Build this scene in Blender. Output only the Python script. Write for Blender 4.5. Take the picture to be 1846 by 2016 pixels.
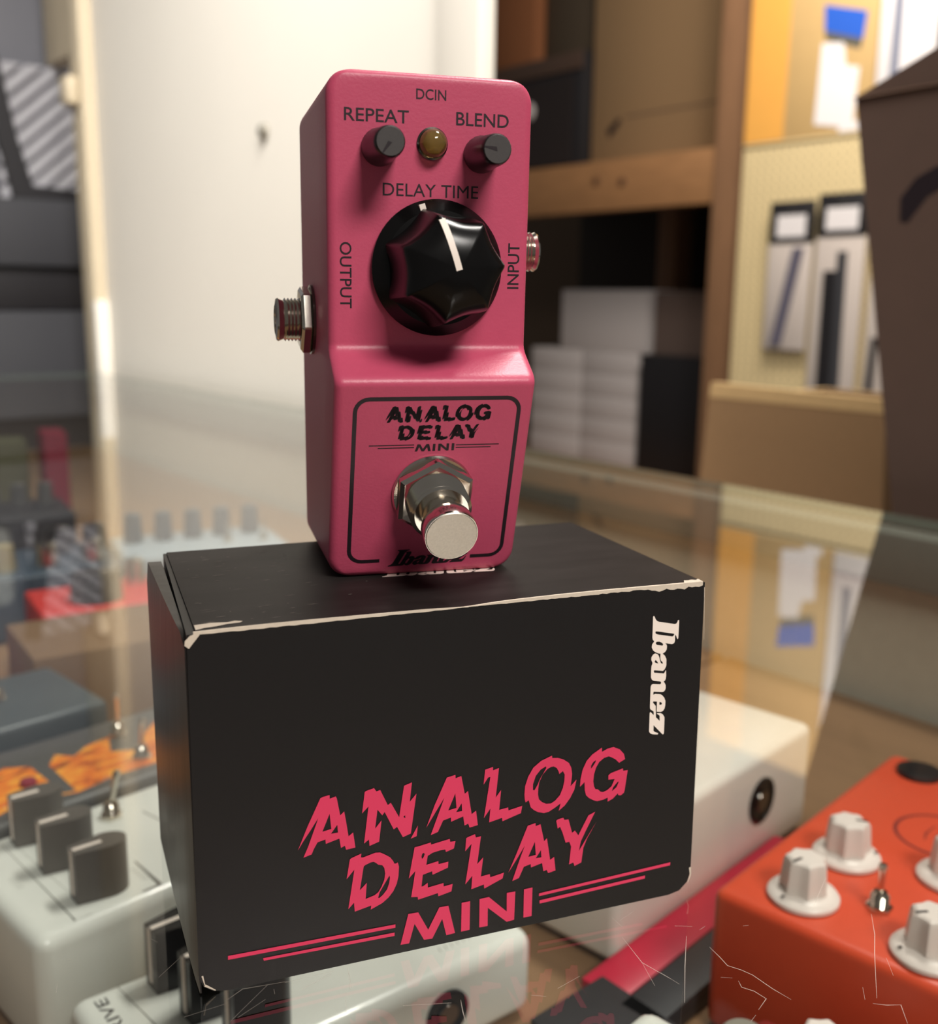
import bpy, bmesh, math, random
from mathutils import Vector, Matrix

# ---------------------------------------------------------------- scene, camera, light
for o in list(bpy.data.objects):
    bpy.data.objects.remove(o)
sc = bpy.context.scene
COL = sc.collection
U = 0.01                                   # all sizes below are in centimetres

sc.view_settings.view_transform = 'Standard'
sc.view_settings.look = 'None'
sc.view_settings.gamma = 1.0
sc.view_settings.use_curve_mapping = False
sc.view_settings.exposure = 0.0

CAM = (-1.429, -16.937, 12.306)
PITCH, YAW, ROLL, FPX = 0.2051, 0.3621, 0.0130, 2036.365
cd = bpy.data.cameras.new('camera')
cam = bpy.data.objects.new('camera', cd)
COL.objects.link(cam)
fw = Vector((math.sin(YAW)*math.cos(PITCH), math.cos(YAW)*math.cos(PITCH), -math.sin(PITCH)))
rt = Vector((math.cos(YAW), -math.sin(YAW), 0))
up = rt.cross(fw)
r2 = rt*math.cos(ROLL) + up*math.sin(ROLL)
u2 = -rt*math.sin(ROLL) + up*math.cos(ROLL)
mw = Matrix((r2, u2, -fw)).transposed().to_4x4()
mw.translation = Vector(CAM)*U
cam.matrix_world = mw
cd.sensor_fit = 'HORIZONTAL'
cd.sensor_width = 36.0
cd.lens = 36.0*FPX/1846.0
cd.clip_start = 0.005
cd.clip_end = 60
cd.dof.use_dof = True
cd.dof.focus_distance = 0.194
cd.dof.aperture_fstop = 17.5
sc.camera = cam

w = bpy.data.worlds.new('room_ambient')
sc.world = w
w.use_nodes = True
w.node_tree.nodes['Background'].inputs['Color'].default_value = (1.0, 0.97, 0.93, 1)
w.node_tree.nodes['Background'].inputs['Strength'].default_value = 0.12

def area(name, loc, target, size, watts, col, spread=180):
    l = bpy.data.lights.new(name, 'AREA')
    l.shape = 'RECTANGLE'; l.size, l.size_y = size
    l.energy = watts; l.color = col; l.spread = math.radians(spread)
    o = bpy.data.objects.new(name, l)
    COL.objects.link(o)
    o.location = Vector(loc)*U
    o.rotation_euler = (Vector(target)-Vector(loc)).to_track_quat('-Z', 'Y').to_euler()
    return o
WARM = (1.0, 0.95, 0.89)
# ceiling fixtures of the shop
SD_ = Vector((.3175, -.9487, 0)).normalized(); TD_ = Vector((-SD_.y, SD_.x, 0)); K0_ = Vector((2.54, 152.9, 0))   # counter frame
area('ceiling_lamp_counter', (24, -116, 122), (5, 0, 8), (.62, .34), 28, WARM)
area('ceiling_lamp_aisle', (70, 30, 165), (20, 15, 0), (.5, .2), 28, WARM)
area('ceiling_lamp_wall', (-14, 40, 125), (5, 132, 6), (.9, .3), 11, (1.0, .98, .95), 95)
area('ceiling_lamp_store', tuple(K0_+SD_*40+TD_*130+Vector((0, 0, 150))), tuple(K0_-SD_*12+TD_*226+Vector((0, 0, 45))), (.9, .4), 31, (1.0, .93, .84))

# ---------------------------------------------------------------- helpers
def lin(c):
    r = []
    for v in c:
        v /= 255.0
        r.append(v/12.92 if v <= .04045 else ((v+.055)/1.055)**2.4)
    return r
MATS = {}
def mat(name, col, rough=.5, metal=0., var=.08, scale=120, bump=0., bscale=400, coat=0., spec=.5, stretch=(1, 1, 1), trans=0., ior=1.45):
    if name in MATS: return MATS[name]
    m = bpy.data.materials.new(name); m.use_nodes = True
    nt = m.node_tree; p = nt.nodes['Principled BSDF']
    c = lin(col)
    tc = nt.nodes.new('ShaderNodeTexCoord'); mp = nt.nodes.new('ShaderNodeMapping')
    mp.inputs['Scale'].default_value = stretch
    nt.links.new(tc.outputs['Object'], mp.inputs['Vector'])
    nz = nt.nodes.new('ShaderNodeTexNoise'); nz.inputs['Scale'].default_value = scale; nz.inputs['Detail'].default_value = 4
    nt.links.new(mp.outputs['Vector'], nz.inputs['Vector'])
    mx = nt.nodes.new('ShaderNodeMix'); mx.data_type = 'RGBA'
    mx.inputs['A'].default_value = [max(0, v*(1-var)) for v in c]+[1]
    mx.inputs['B'].default_value = [min(1, v*(1+var)) for v in c]+[1]
    nt.links.new(nz.outputs['Fac'], mx.inputs['Factor'])
    nt.links.new(mx.outputs['Result'], p.inputs['Base Color'])
    p.inputs['Roughness'].default_value = rough
    p.inputs['Metallic'].default_value = metal
    p.inputs['Specular IOR Level'].default_value = spec
    p.inputs['Coat Weight'].default_value = coat
    p.inputs['Transmission Weight'].default_value = trans
    p.inputs['IOR'].default_value = ior
    if bump:
        n2 = nt.nodes.new('ShaderNodeTexNoise'); n2.inputs['Scale'].default_value = bscale; n2.inputs['Detail'].default_value = 3
        nt.links.new(mp.outputs['Vector'], n2.inputs['Vector'])
        b = nt.nodes.new('ShaderNodeBump'); b.inputs['Strength'].default_value = bump; b.inputs['Distance'].default_value = .001
        nt.links.new(n2.outputs['Fac'], b.inputs['Height']); nt.links.new(b.outputs['Normal'], p.inputs['Normal'])
    MATS[name] = m
    return m

def ident(x, y, h): return (x, y, h)

def out(name, bm, m, parent=None, sharp=32, smooth=True):
    bmesh.ops.recalc_face_normals(bm, faces=bm.faces)
    for e in bm.edges:
        e.smooth = len(e.link_faces) == 2 and e.calc_face_angle(0) < math.radians(sharp)
    for f in bm.faces: f.smooth = smooth
    bmesh.ops.scale(bm, vec=(U, U, U), verts=bm.verts)
    me = bpy.data.meshes.new(name); bm.to_mesh(me); bm.free()
    if isinstance(m, (list, tuple)):
        for q in m: me.materials.append(q)
    else: me.materials.append(m)
    o = bpy.data.objects.new(name, me); COL.objects.link(o)
    if parent: o.parent = parent
    return o

def thing(name, label, cat, loc=(0, 0, 0), rz=0., group=None):
    o = bpy.data.objects.new(name, None); COL.objects.link(o)
    o.location = Vector(loc)*U; o.rotation_euler = (0, 0, rz); o.empty_display_size = .01
    o['label'] = label; o['category'] = cat
    if group: o['group'] = group
    return o

def tag(o, label, cat, group=None):
    o['label'] = label; o['category'] = cat
    if group: o['group'] = group
    return o

def struct(o):
    o['kind'] = 'structure'; return o

def place(o, loc, rz=0.):
    o.location = Vector(loc)*U; o.rotation_euler = (0, 0, rz); return o

def box(bm, x0, x1, y0, y1, z0, z1, bev=0., seg=2, f=ident, vertical_only=False):
    vs = [bm.verts.new((x, y, z)) for z in (z0, z1) for y in (y0, y1) for x in (x0, x1)]
    fs = [(0, 2, 3, 1), (4, 5, 7, 6), (0, 1, 5, 4), (2, 6, 7, 3), (0, 4, 6, 2), (1, 3, 7, 5)]
    nf = [bm.faces.new([vs[i] for i in q]) for q in fs]
    if bev:
        es = {e for q in nf for e in q.edges}
        if vertical_only: es = {e for e in es if abs(e.verts[0].co.z-e.verts[1].co.z) > 1e-6}
        r = bmesh.ops.bevel(bm, geom=list(es), offset=bev, segments=seg, affect='EDGES', profile=.5)
        vs = list({v for q in r['faces'] for v in q.verts} | {v for v in vs if v.is_valid})
    if f is not ident:
        for v in vs: v.co = f(*v.co)
    return bm

def B(): return bmesh.new()

def lathe(bm, prof, seg=32, cx=0., cy=0., f=ident, rad=None):
    rings = []
    for r, h in prof:
        if r < 1e-6: rings.append([bm.verts.new(f(cx, cy, h))]); continue
        ring = []
        for i in range(seg):
            a = 2*math.pi*i/seg
            q = r*(rad(a, h) if rad else 1)
            ring.append(bm.verts.new(f(cx+q*math.cos(a), cy+q*math.sin(a), h)))
        rings.append(ring)
    for a, b in zip(rings, rings[1:]):
        n = max(len(a), len(b))
        for i in range(n):
            j = (i+1) % n
            if len(a) == 1: bm.faces.new((a[0], b[i], b[j]))
            elif len(b) == 1: bm.faces.new((a[i], a[j], b[0]))
            else: bm.faces.new((a[i], a[j], b[j], b[i]))
    for ring in (rings[0], rings[-1]):
        if len(ring) > 2: bm.faces.new(ring)
    return bm

def prism(bm, poly, h0, h1, f=ident):
    a = [bm.verts.new(f(x, y, h0)) for x, y in poly]; b = [bm.verts.new(f(x, y, h1)) for x, y in poly]
    n = len(poly)
    for i in range(n): bm.faces.new((a[i], a[(i+1) % n], b[(i+1) % n], b[i]))
    bm.faces.new(a[::-1]); bm.faces.new(b)
    return bm

def curve_tris(data):
    o = bpy.data.objects.new('tmp', data); COL.objects.link(o)
    bpy.context.view_layer.update()
    me = bpy.data.meshes.new_from_object(o.evaluated_get(bpy.context.evaluated_depsgraph_get()))
    vs = [tuple(v.co) for v in me.vertices]; fs = [tuple(p.vertices) for p in me.polygons]
    bpy.data.objects.remove(o); bpy.data.curves.remove(data); bpy.data.meshes.remove(me)
    return vs, fs

def fill(loops):
    c = bpy.data.curves.new('tmp', 'CURVE'); c.dimensions = '2D'; c.fill_mode = 'BOTH'
    for l in loops:
        s = c.splines.new('POLY'); s.points.add(len(l)-1); s.use_cyclic_u = True
        for p, (x, y) in zip(s.points, l): p.co = (x, y, 0, 1)
    return curve_tris(c)

def text(body, fat=.006):
    c = bpy.data.curves.new('tmp', 'FONT'); c.body = body; c.resolution_u = 4; c.offset = 0 if 'M' in body else fat
    vs, fs = curve_tris(c)
    x0 = min(v[0] for v in vs); x1 = max(v[0] for v in vs); y0 = min(v[1] for v in vs); y1 = max(v[1] for v in vs)
    return [((v[0]-x0)/(x1-x0), (v[1]-y0)/(y1-y0)) for v in vs], fs

def flat(bm, vf, f):
    vs, fs = vf
    nv = [bm.verts.new(f(v[0], v[1])) for v in vs]
    for q in fs:
        try: bm.faces.new([nv[i] for i in q])
        except ValueError: pass
    return bm

def printed(name, vf, f, m, parent):
    """flat ink lying on a face"""
    bm = B(); flat(bm, vf, f)
    for fc in bm.faces: fc.smooth = False
    bmesh.ops.scale(bm, vec=(U, U, U), verts=bm.verts)
    me = bpy.data.meshes.new(name); bm.to_mesh(me); bm.free(); me.materials.append(m)
    o = bpy.data.objects.new(name, me); COL.objects.link(o); o.parent = parent
    return o

def rrect_ring(x0, x1, y0, y1, r, t, gap=None, n=6):
    """outline strip of a rounded rectangle as one polygon list (path with thickness)"""
    pts = []
    def arc(cx, cy, a0):
        for i in range(n+1):
            a = math.radians(a0+90*i/n); pts.append((cx, cy, a))
    if gap:
        pts_start = (gap[1], y0)
        path = [('l', gap[1], y0, -90)]
    arc(x1-r, y0+r, -90); arc(x1-r, y1-r, 0); arc(x0+r, y1-r, 90); arc(x0+r, y0+r, 180)
    o = [(cx+r*math.cos(a), cy+r*math.sin(a)) for cx, cy, a in pts]
    i_ = [(cx+(r-t)*math.cos(a), cy+(r-t)*math.sin(a)) for cx, cy, a in pts]
    if gap:
        o = [(gap[1], y0)]+o+[(gap[0], y0)]; i_ = [(gap[1], y0+t)]+i_+[(gap[0], y0+t)]
    vs = o+i_; k = len(o)
    fs = [(a, a+1, k+a+1, k+a) for a in range(k-1)]
    if not gap: fs.append((k-1, 0, k, 2*k-1))
    return vs, fs

def ribbon(path, wd):
    vs, fs = [], []
    for i, (x, y) in enumerate(path):
        a = path[max(0, i-1)]; b = path[min(len(path)-1, i+1)]
        dx, dy = b[0]-a[0], b[1]-a[1]; l = math.hypot(dx, dy) or 1
        k = wd if 0 < i < len(path)-1 else wd*.35
        vs += [(x-dy/l*k/2, y+dx/l*k/2), (x+dy/l*k/2, y-dx/l*k/2)]
        if i: n = len(vs); fs.append((n-4, n-3, n-1, n-2))
    return vs, fs

def merge(*vfs):
    vs, fs = [], []
    for v, f in vfs:
        k = len(vs); vs += list(v); fs += [tuple(i+k for i in q) for q in f]
    return vs, fs

def copy_tree(o, parent=None):
    c = o.copy(); COL.objects.link(c)
    if parent:
        c.parent = parent
    for ch in list(o.children): copy_tree(ch, c)
    return c

# ---------------------------------------------------------------- materials
PINK = mat('pink_paint', (188, 74, 102), .40, var=.04, scale=600, bump=.05, bscale=1800)
INK = mat('black_ink', (28, 16, 22), .5)
BLKPLASTIC = mat('black_plastic', (20, 19, 20), .32, var=.2)
BLKGLOSS = mat('glossy_black_plastic', (11, 10, 10), .24, var=.2, spec=.34)
CAPGREY = mat('matte_dark_grey_plastic', (62, 58, 57), .6, var=.12, scale=2500)
WHITEINK = mat('white_ink', (240, 226, 214), .5, var=.02)
CHROME = mat('polished_nickel', (216, 209, 198), .14, 1., var=.05)
BRUSHED = mat('brushed_nickel', (196, 191, 180), .38, 1., var=.14, scale=2600)
DARKCHROME = mat('dark_chrome', (120, 112, 106), .18, 1., var=.1)
BOXBLACK = mat('black_card', (25, 23, 23), .42, var=.10, scale=1500, spec=.4)
BOXSHEEN = mat('black_glossy_card', (30, 27, 26), .30, var=.12, scale=300, bump=.3, bscale=60, stretch=(1, 1, .12), spec=.28)
BOXTOP = mat('worn_black_card', (38, 34, 33), .5, var=.5, scale=160, stretch=(.35, 1.3, 1), spec=.16)
PINKINK = mat('pink_print', (212, 52, 90), .5, var=.03)
RAWCARD = mat('exposed_card', (206, 192, 174), .8, var=.1, scale=900)
CREAMPAINT = mat('cream_enamel', (224, 225, 217), .28, var=.03, scale=80, coat=.2)
WHITEENAMEL = mat('white_enamel', (222, 216, 206), .26, var=.03, coat=.2)
ORANGE = mat('orange_enamel', (210, 76, 46), .38, var=.05, scale=300)
CRIMSON = mat('crimson_enamel', (176, 22, 52), .35)
WHITEPLASTIC = mat('white_plastic', (228, 216, 208), .35, var=.03)
GREYPLASTIC = mat('warm_grey_plastic', (92, 86, 80), .4, var=.1)
DARKGREY = mat('dark_grey_enamel', (84, 82, 80), .4, var=.1)
SLATE = mat('slate_enamel', (70, 78, 82), .35, var=.1)
TAN = mat('tan_card', (182, 142, 96), .8, var=.08, scale=60)
KRAFT = mat('kraft_card', (148, 118, 84), .85, var=.08, scale=50, stretch=(1, 1, 4))
KRAFTDARK = mat('brown_card', (86, 66, 56), .85, var=.08, scale=50)
PLYEDGE = mat('card_edge', (214, 178, 126), .8)
WOOD = mat('pine_wood', (150, 108, 70), .6, var=.28, scale=40, stretch=(.25, 1, 2.5))
WOODUP = mat('pine_post', (146, 108, 78), .6, var=.25, scale=40, stretch=(2.5, 1, .25))
SHELFWOOD = mat('shelf_wood', (128, 98, 70), .5, var=.25, scale=30, stretch=(.3, 2, 1))
WALLPAINT = mat('cream_wall_paint', (233, 226, 213), .7, var=.03, scale=6, bump=.06, bscale=60)
TRIMPAINT = mat('cream_trim_paint', (206, 190, 162), .55, var=.04, scale=20)
RAILGREY = mat('grey_rail', (120, 122, 112), .45)
BLACKVINYL = mat('black_vinyl', (30, 28, 31), .55, var=.2, scale=400)
DARKVINYL = mat('charcoal_vinyl', (58, 58, 62), .6, var=.15, scale=300)
LIGHTGREY = mat('pale_grey_card', (196, 188, 186), .75, var=.05)
PAPER = mat('white_paper', (236, 230, 230), .8, var=.03)
BLUEINK = mat('blue_ink', (38, 92, 196), .6)
TAPE = mat('orange_tape', (236, 172, 84), .35, var=.06, scale=40, coat=.2)
REDPLASTIC = mat('red_enamel', (198, 44, 40), .35)
MAROON = mat('maroon_card', (134, 40, 58), .6)
BLUEDARK = mat('dark_blue_enamel', (46, 62, 76), .35)
CLEARBAG = mat('milky_plastic_bag', (206, 194, 186), .25, var=.1)
CABLEGREY = mat('grey_strap', (96, 92, 108), .7)
FLOOR = mat('shop_floor', (92, 82, 74), .7)

def wall_peg():
    m = mat('pegboard', (226, 204, 156), .65, var=.04, scale=20)
    nt = m.node_tree; p = nt.nodes['Principled BSDF']
    src = p.inputs['Base Color'].links[0].from_socket
    tc = nt.nodes.new('ShaderNodeTexCoord'); sp = nt.nodes.new('ShaderNodeSeparateXYZ')
    nt.links.new(tc.outputs['Object'], sp.inputs[0])
    def mth(op, a, b=None):
        n = nt.nodes.new('ShaderNodeMath'); n.operation = op
        for i, v in enumerate((a, b)):
            if v is None: continue
            if isinstance(v, (int, float)): n.inputs[i].default_value = v
            else: nt.links.new(v, n.inputs[i])
        return n.outputs[0]
    q = []
    for s in ('X', 'Z'):
        fr = mth('FRACT', mth('MULTIPLY', sp.outputs[s], 1/.0254))
        d = mth('SUBTRACT', fr, .5); q.append(mth('MULTIPLY', d, d))
    r = mth('SQRT', mth('ADD', q[0], q[1]))
    hole = mth('LESS_THAN', r, .13)
    mx = nt.nodes.new('ShaderNodeMix'); mx.data_type = 'RGBA'
    nt.links.new(hole, mx.inputs['Factor']); nt.links.new(src, mx.inputs['A'])
    mx.inputs['B'].default_value = (.09, .06, .035, 1)
    nt.links.new(mx.outputs['Result'], p.inputs['Base Color'])
    return m
PEG = wall_peg()

def flame_print():
    m = mat('orange_streaked_print', (226, 120, 34), .5, var=.1)
    nt = m.node_tree; p = nt.nodes['Principled BSDF']
    tc = nt.nodes.new('ShaderNodeTexCoord'); mp = nt.nodes.new('ShaderNodeMapping'); mp.inputs['Scale'].default_value = (40, 160, 1)
    nt.links.new(tc.outputs['Object'], mp.inputs['Vector'])
    nz = nt.nodes.new('ShaderNodeTexNoise'); nz.inputs['Scale'].default_value = 1.6; nz.inputs['Detail'].default_value = 5; nz.inputs['Distortion'].default_value = 1.2
    nt.links.new(mp.outputs['Vector'], nz.inputs['Vector'])
    cr = nt.nodes.new('ShaderNodeValToRGB'); nt.links.new(nz.outputs['Fac'], cr.inputs['Fac'])
    e = cr.color_ramp.elements
    e[0].position = .30; e[0].color = lin((96, 44, 22))+[1]
    e[1].position = .42; e[1].color = lin((214, 104, 30))+[1]
    for pos, c in ((.52, (232, 128, 36)), (.60, (240, 176, 60)), (.70, (206, 88, 30))):
        k = e.new(pos); k.color = lin(c)+[1]
    nt.links.new(cr.outputs['Color'], p.inputs['Base Color'])
    return m
FLAME = flame_print()

def glass_mat():
    m = bpy.data.materials.new('counter_glass'); m.use_nodes = True
    nt = m.node_tree; nt.nodes.clear()
    o = nt.nodes.new('ShaderNodeOutputMaterial'); mix = nt.nodes.new('ShaderNodeMixShader')
    tr = nt.nodes.new('ShaderNodeBsdfTransparent'); tr.inputs[0].default_value = (.93, .955, .935, 1)
    gl = nt.nodes.new('ShaderNodeBsdfGlossy'); gl.inputs['Roughness'].default_value = .012
    geo = nt.nodes.new('ShaderNodeNewGeometry')
    dt = nt.nodes.new('ShaderNodeVectorMath'); dt.operation = 'DOT_PRODUCT'
    nt.links.new(geo.outputs['Normal'], dt.inputs[0]); nt.links.new(geo.outputs['Incoming'], dt.inputs[1])
    def mth(op, a, b=None):
        n = nt.nodes.new('ShaderNodeMath'); n.operation = op
        for i, v in enumerate((a, b)):
            if v is None: continue
            if isinstance(v, (int, float)): n.inputs[i].default_value = v
            else: nt.links.new(v, n.inputs[i])
        return n.outputs[0]
    c = mth('ABSOLUTE', dt.outputs['Value'])
    s = mth('POWER', mth('SUBTRACT', 1, c), 5)
    r1 = mth('ADD', mth('MULTIPLY', s, .945), .055)
    r = mth('DIVIDE', mth('MULTIPLY', r1, 2), mth('ADD', r1, 1))      # both faces of the pane
    nt.links.new(r, mix.inputs[0]); nt.links.new(tr.outputs[0], mix.inputs[1]); nt.links.new(gl.outputs[0], mix.inputs[2])
    nt.links.new(mix.outputs[0], o.inputs['Surface'])
    return m
GLASS = glass_mat()
def clear_mat():
    m = bpy.data.materials.new('glass_underside'); m.use_nodes = True
    nt = m.node_tree; nt.nodes.clear()
    o = nt.nodes.new('ShaderNodeOutputMaterial'); tr = nt.nodes.new('ShaderNodeBsdfTransparent')
    nt.links.new(tr.outputs[0], o.inputs['Surface'])
    return m
GLASSUNDER = clear_mat()
GLASSEDGE = mat('glass_edge', (138, 150, 138), .2, var=.1)
def scratch_mat():
    m = mat('scratched_glass', (206, 194, 182), .6)
    nt = m.node_tree; p = nt.nodes['Principled BSDF']; o = [n for n in nt.nodes if n.type == 'OUTPUT_MATERIAL'][0]
    tr = nt.nodes.new('ShaderNodeBsdfTransparent'); mx = nt.nodes.new('ShaderNodeMixShader'); mx.inputs[0].default_value = .55
    nt.links.new(tr.outputs[0], mx.inputs[1]); nt.links.new(p.outputs[0], mx.inputs[2]); nt.links.new(mx.outputs[0], o.inputs['Surface'])
    return m
SCRATCH = scratch_mat()

# ---------------------------------------------------------------- the room: counter frame of reference
SD = Vector((.3175, -.9487, 0)).normalized(); TD = Vector((-SD.y, SD.x, 0)); K0 = Vector((2.54, 152.9, 0))
RK = math.atan2(SD.y, SD.x)
def KW(s, t, z): return K0 + SD*s + TD*t + Vector((0, 0, z))

def kbox(name, m, s0, s1, t0, t1, z0, z1, bev=0., parent=None):
    """box in the counter's frame; a top-level mesh sits at its own base corner"""
    bm = B()
    if parent is None:
        box(bm, 0, s1-s0, 0, t1-t0, 0, z1-z0, bev)
        return place(out(name, bm, m), KW(s0, t0, z0), RK)
    box(bm, s0, s1, t0, t1, z0, z1, bev)
    return out(name, bm, m, parent)

ZF = -95.0
struct(kbox('floor', FLOOR, -400, 420, -320, 420, ZF-3, ZF))
struct(kbox('wall_back', WALLPAINT, -8, 80, 4, 5.2, ZF, 210))
struct(kbox('trim_1', TRIMPAINT, -13, -8, 2, 8, ZF, 210, .4))
struct(kbox('trim_2', WALLPAINT, 80, 86, 3, 5, ZF, 210, .3))
struct(kbox('trim_3', WALLPAINT, -9.4, -7.4, 2.0, 4.2, ZF, 11, .3))
struct(kbox('trim_4', TRIMPAINT, -30, -13, 4, 7, 49.5, 210, .3))
wr = struct(kbox('wall_right', PEG, -33.6, 130, 201, 203, ZF, 55.2))
struct(kbox('wall_far', mat('dim_store_wall', (96, 78, 62), .8), -300, 260, 330, 335, ZF, 330))
cl = tag(kbox('pipe_clip', TRIMPAINT, 0, 3.6, 0, 2.0, 0, 4.2, .6), 'small cream clip fixed on the door trim beside the white wall', 'clip')
place(cl, KW(-12.5, 0.0, 40.5), RK)
bm = B(); lathe(bm, [(.0, 0), (.9, 0), (.8, .5), (.5, .8), (0, .85)], 16, f=lambda x, y, h: (x, -h, y))
place(tag(out('wall_nail', bm, mat('tarnished_steel', (150, 144, 132), .4, .7)), 'small grey nail head in the white wall', 'nail'), KW(45.8, 4, 30.9), RK)

# ---------------------------------------------------------------- glass display case
case = thing('display_case', 'long glass-topped display counter full of pedals', 'display case', KW(0, 0, ZF), RK)
zc = -ZF
S0, S1, T0 = -3, 182, -78
bm = B()
vs = [bm.verts.new((s, t, z)) for z in (zc-.6, zc) for t in (T0, 0) for s in (S0, S1)]
fs = [(0, 2, 3, 1), (4, 5, 7, 6), (0, 1, 5, 4), (2, 6, 7, 3), (0, 4, 6, 2), (1, 3, 7, 5)]
for i, q in enumerate(fs):
    f = bm.faces.new([vs[k] for k in q]); f.material_index = {0: 1, 1: 0}.get(i, 2)
g = out('glass_top', bm, [GLASS, GLASSUNDER, GLASSEDGE], case); g['label'] = 'scratched clear glass counter top'
def cpart(name, m, s0, s1, t0, t1, z0, z1, bev=0.):
    return kbox(name, m, s0, s1, t0, t1, z0+zc, z1+zc, bev, case)
cpart('back_rail', RAILGREY, S0+1, S1, -2.2, -.2, -3.8, -.65, .2)
cpart('back_panel', mat('pale_case_panel', (196, 190, 172), .5), S0+1, S1, -1.4, -.4, -46, -3.8)
cpart('end_panel', mat('dark_case_panel', (70, 62, 56), .5), S0+.2, S0+1.0, T0+1, -1, -46, -.65)
cpart('front_rail', RAILGREY, S0+1, S1, T0+.2, T0+2, -3, -.65, .2)
cpart('base_cabinet', BLACKVINYL, S0+1, S1-1, T0+3, -1.5, ZF, -46)
for i, (s0, s1) in enumerate(((S0+1.2, 119.4), (119.9, S1-.5))):
    p = cpart('shelf_board', SHELFWOOD, s0, s1, T0+2, -2.4, -12.2, -11.05, .1)
cpart('shelf_bracket', RAILGREY, S0+1.2, S1-.5, -6, -2.4, -13.2, -12.2)
for s in (S0+.4, 88, S1-3):
    cpart('shelf_post', RAILGREY, s, s+1.6, T0+.4, T0+2, ZF, -.65)

# print outlines, thousandths of a centimetre on the box front (x, z); scratches in centimetres on the glass (x, y)
ANALOG = [
 [(1776,2515),(1955,2944),(2202,3465),(2246,3484),(2372,3501),(2373,3429),(2485,3455),(2503,3414),(2562,3069),(2636,3135),(2663,2967),(2711,2627),(2798,2689),(2838,2378),(2663,2366),(2641,2450),(2567,2422),(2540,2613),(2288,2554),(2283,2643),(2137,2612),(2066,2490),(2026,2395),(1875,2358),(1966,2563),(2112,2956),(2158,3086),(2003,2854),(1868,2663)],
 [(2366,3134),(2394,2831),(2229,2806)],
 [(2505,2893),(2516,2738),(2386,2737)],
 [(2969,3036),(3022,3449),(3048,3468),(3197,3499),(3242,3426),(3314,3444),(3457,3119),(3516,3154),(3675,2836),(3770,3452),(3923,3495),(3881,3113),(4011,3255),(3902,2464),(3748,2418),(3634,2648),(3570,2608),(3397,2989),(3351,2931),(3260,3061),(3214,2689),(3337,2833),(3289,2412),(3105,2360),(3095,2490),(3001,2427),(3091,3152)],
 [(3757,2829),(3792,2857),(3795,2797)],
 [(3900,2358),(4040,2604),(4017,2389)],
 [(4205,2525),(4372,2967),(4607,3480),(4778,3508),(4782,3438),(4896,3466),(4970,3091),(5035,3137),(5116,2647),(5206,2703),(5246,2395),(5078,2372),(5048,2459),(4974,2436),(4944,2628),(4698,2561),(4698,2650),(4539,2614),(4438,2398),(4294,2358),(4482,2864),(4560,3078),(4387,2810)],
 [(4780,3130),(4806,2829),(4641,2805)],
 [(4910,2906),(4921,2745),(4800,2742)],
 [(5378,3518),(5350,3212),(5442,3346),(5487,3353),(5369,2517),(5499,2695),(5478,2408),(5747,2457),(5756,2383),(6142,2487),(6167,2638),(5878,2591),(5869,2656),(5683,2635),(5715,3046),(5606,2906),(5662,3509),(5541,3479),(5537,3550)],
 [(6217,2765),(6207,2868),(6217,3040),(6278,3231),(6382,3402),(6546,3519),(6772,3593),(6781,3541),(6899,3526),(7020,3476),(7143,3384),(7199,3274),(7223,3139),(7216,3023),(7198,2879),(7325,3002),(7285,2791),(7200,2629),(7085,2486),(6956,2393),(6992,2546),(6875,2478),(6743,2412),(6639,2401),(6505,2446),(6415,2506),(6347,2576),(6303,2729),(6236,2697)],
 [(6498,2936),(6516,3078),(6585,3226),(6684,3325),(6757,3357),(6816,3360),(6884,3316),(6924,3244),(6944,3180),(7021,3229),(7061,3150),(7058,3019),(7033,2877),(6971,2726),(6870,2625),(6782,2582),(6678,2592),(6587,2644),(6519,2714),(6497,2820)],
 [(6385,2933),(6384,3056),(6438,3220),(6537,3334),(6650,3388),(6659,3351),(6607,3265),(6533,3147),(6480,3026),(6418,2920)],
 [(7407,2830),(7413,2991),(7451,3190),(7535,3368),(7651,3481),(7860,3599),(7868,3507),(7984,3556),(8122,3572),(8265,3499),(8364,3388),(8396,3272),(8263,3211),(8181,3298),(8086,3357),(8023,3388),(7916,3368),(7812,3296),(7748,3188),(7708,3047),(7699,2901),(7718,2794),(7752,2726),(7806,2713),(7871,2650),(7933,2632),(8025,2662),(8115,2729),(8164,2840),(8178,2875),(8038,2883),(8034,2980),(8086,3016),(8355,3078),(8366,3024),(8468,3023),(8419,2589),(8405,2539),(8337,2494),(8282,2504),(8264,2547),(8159,2452),(8040,2405),(8040,2495),(7941,2466),(7802,2457),(7724,2488),(7613,2559),(7549,2629),(7517,2738),(7504,2917)],
 [(7633,3179),(7638,3249),(7674,3310),(7736,3351),(7735,3315),(7677,3228)],
 [(8128,2619),(8148,2694),(8207,2759),(8267,2816),(8268,2779),(8226,2688)],
]
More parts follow.
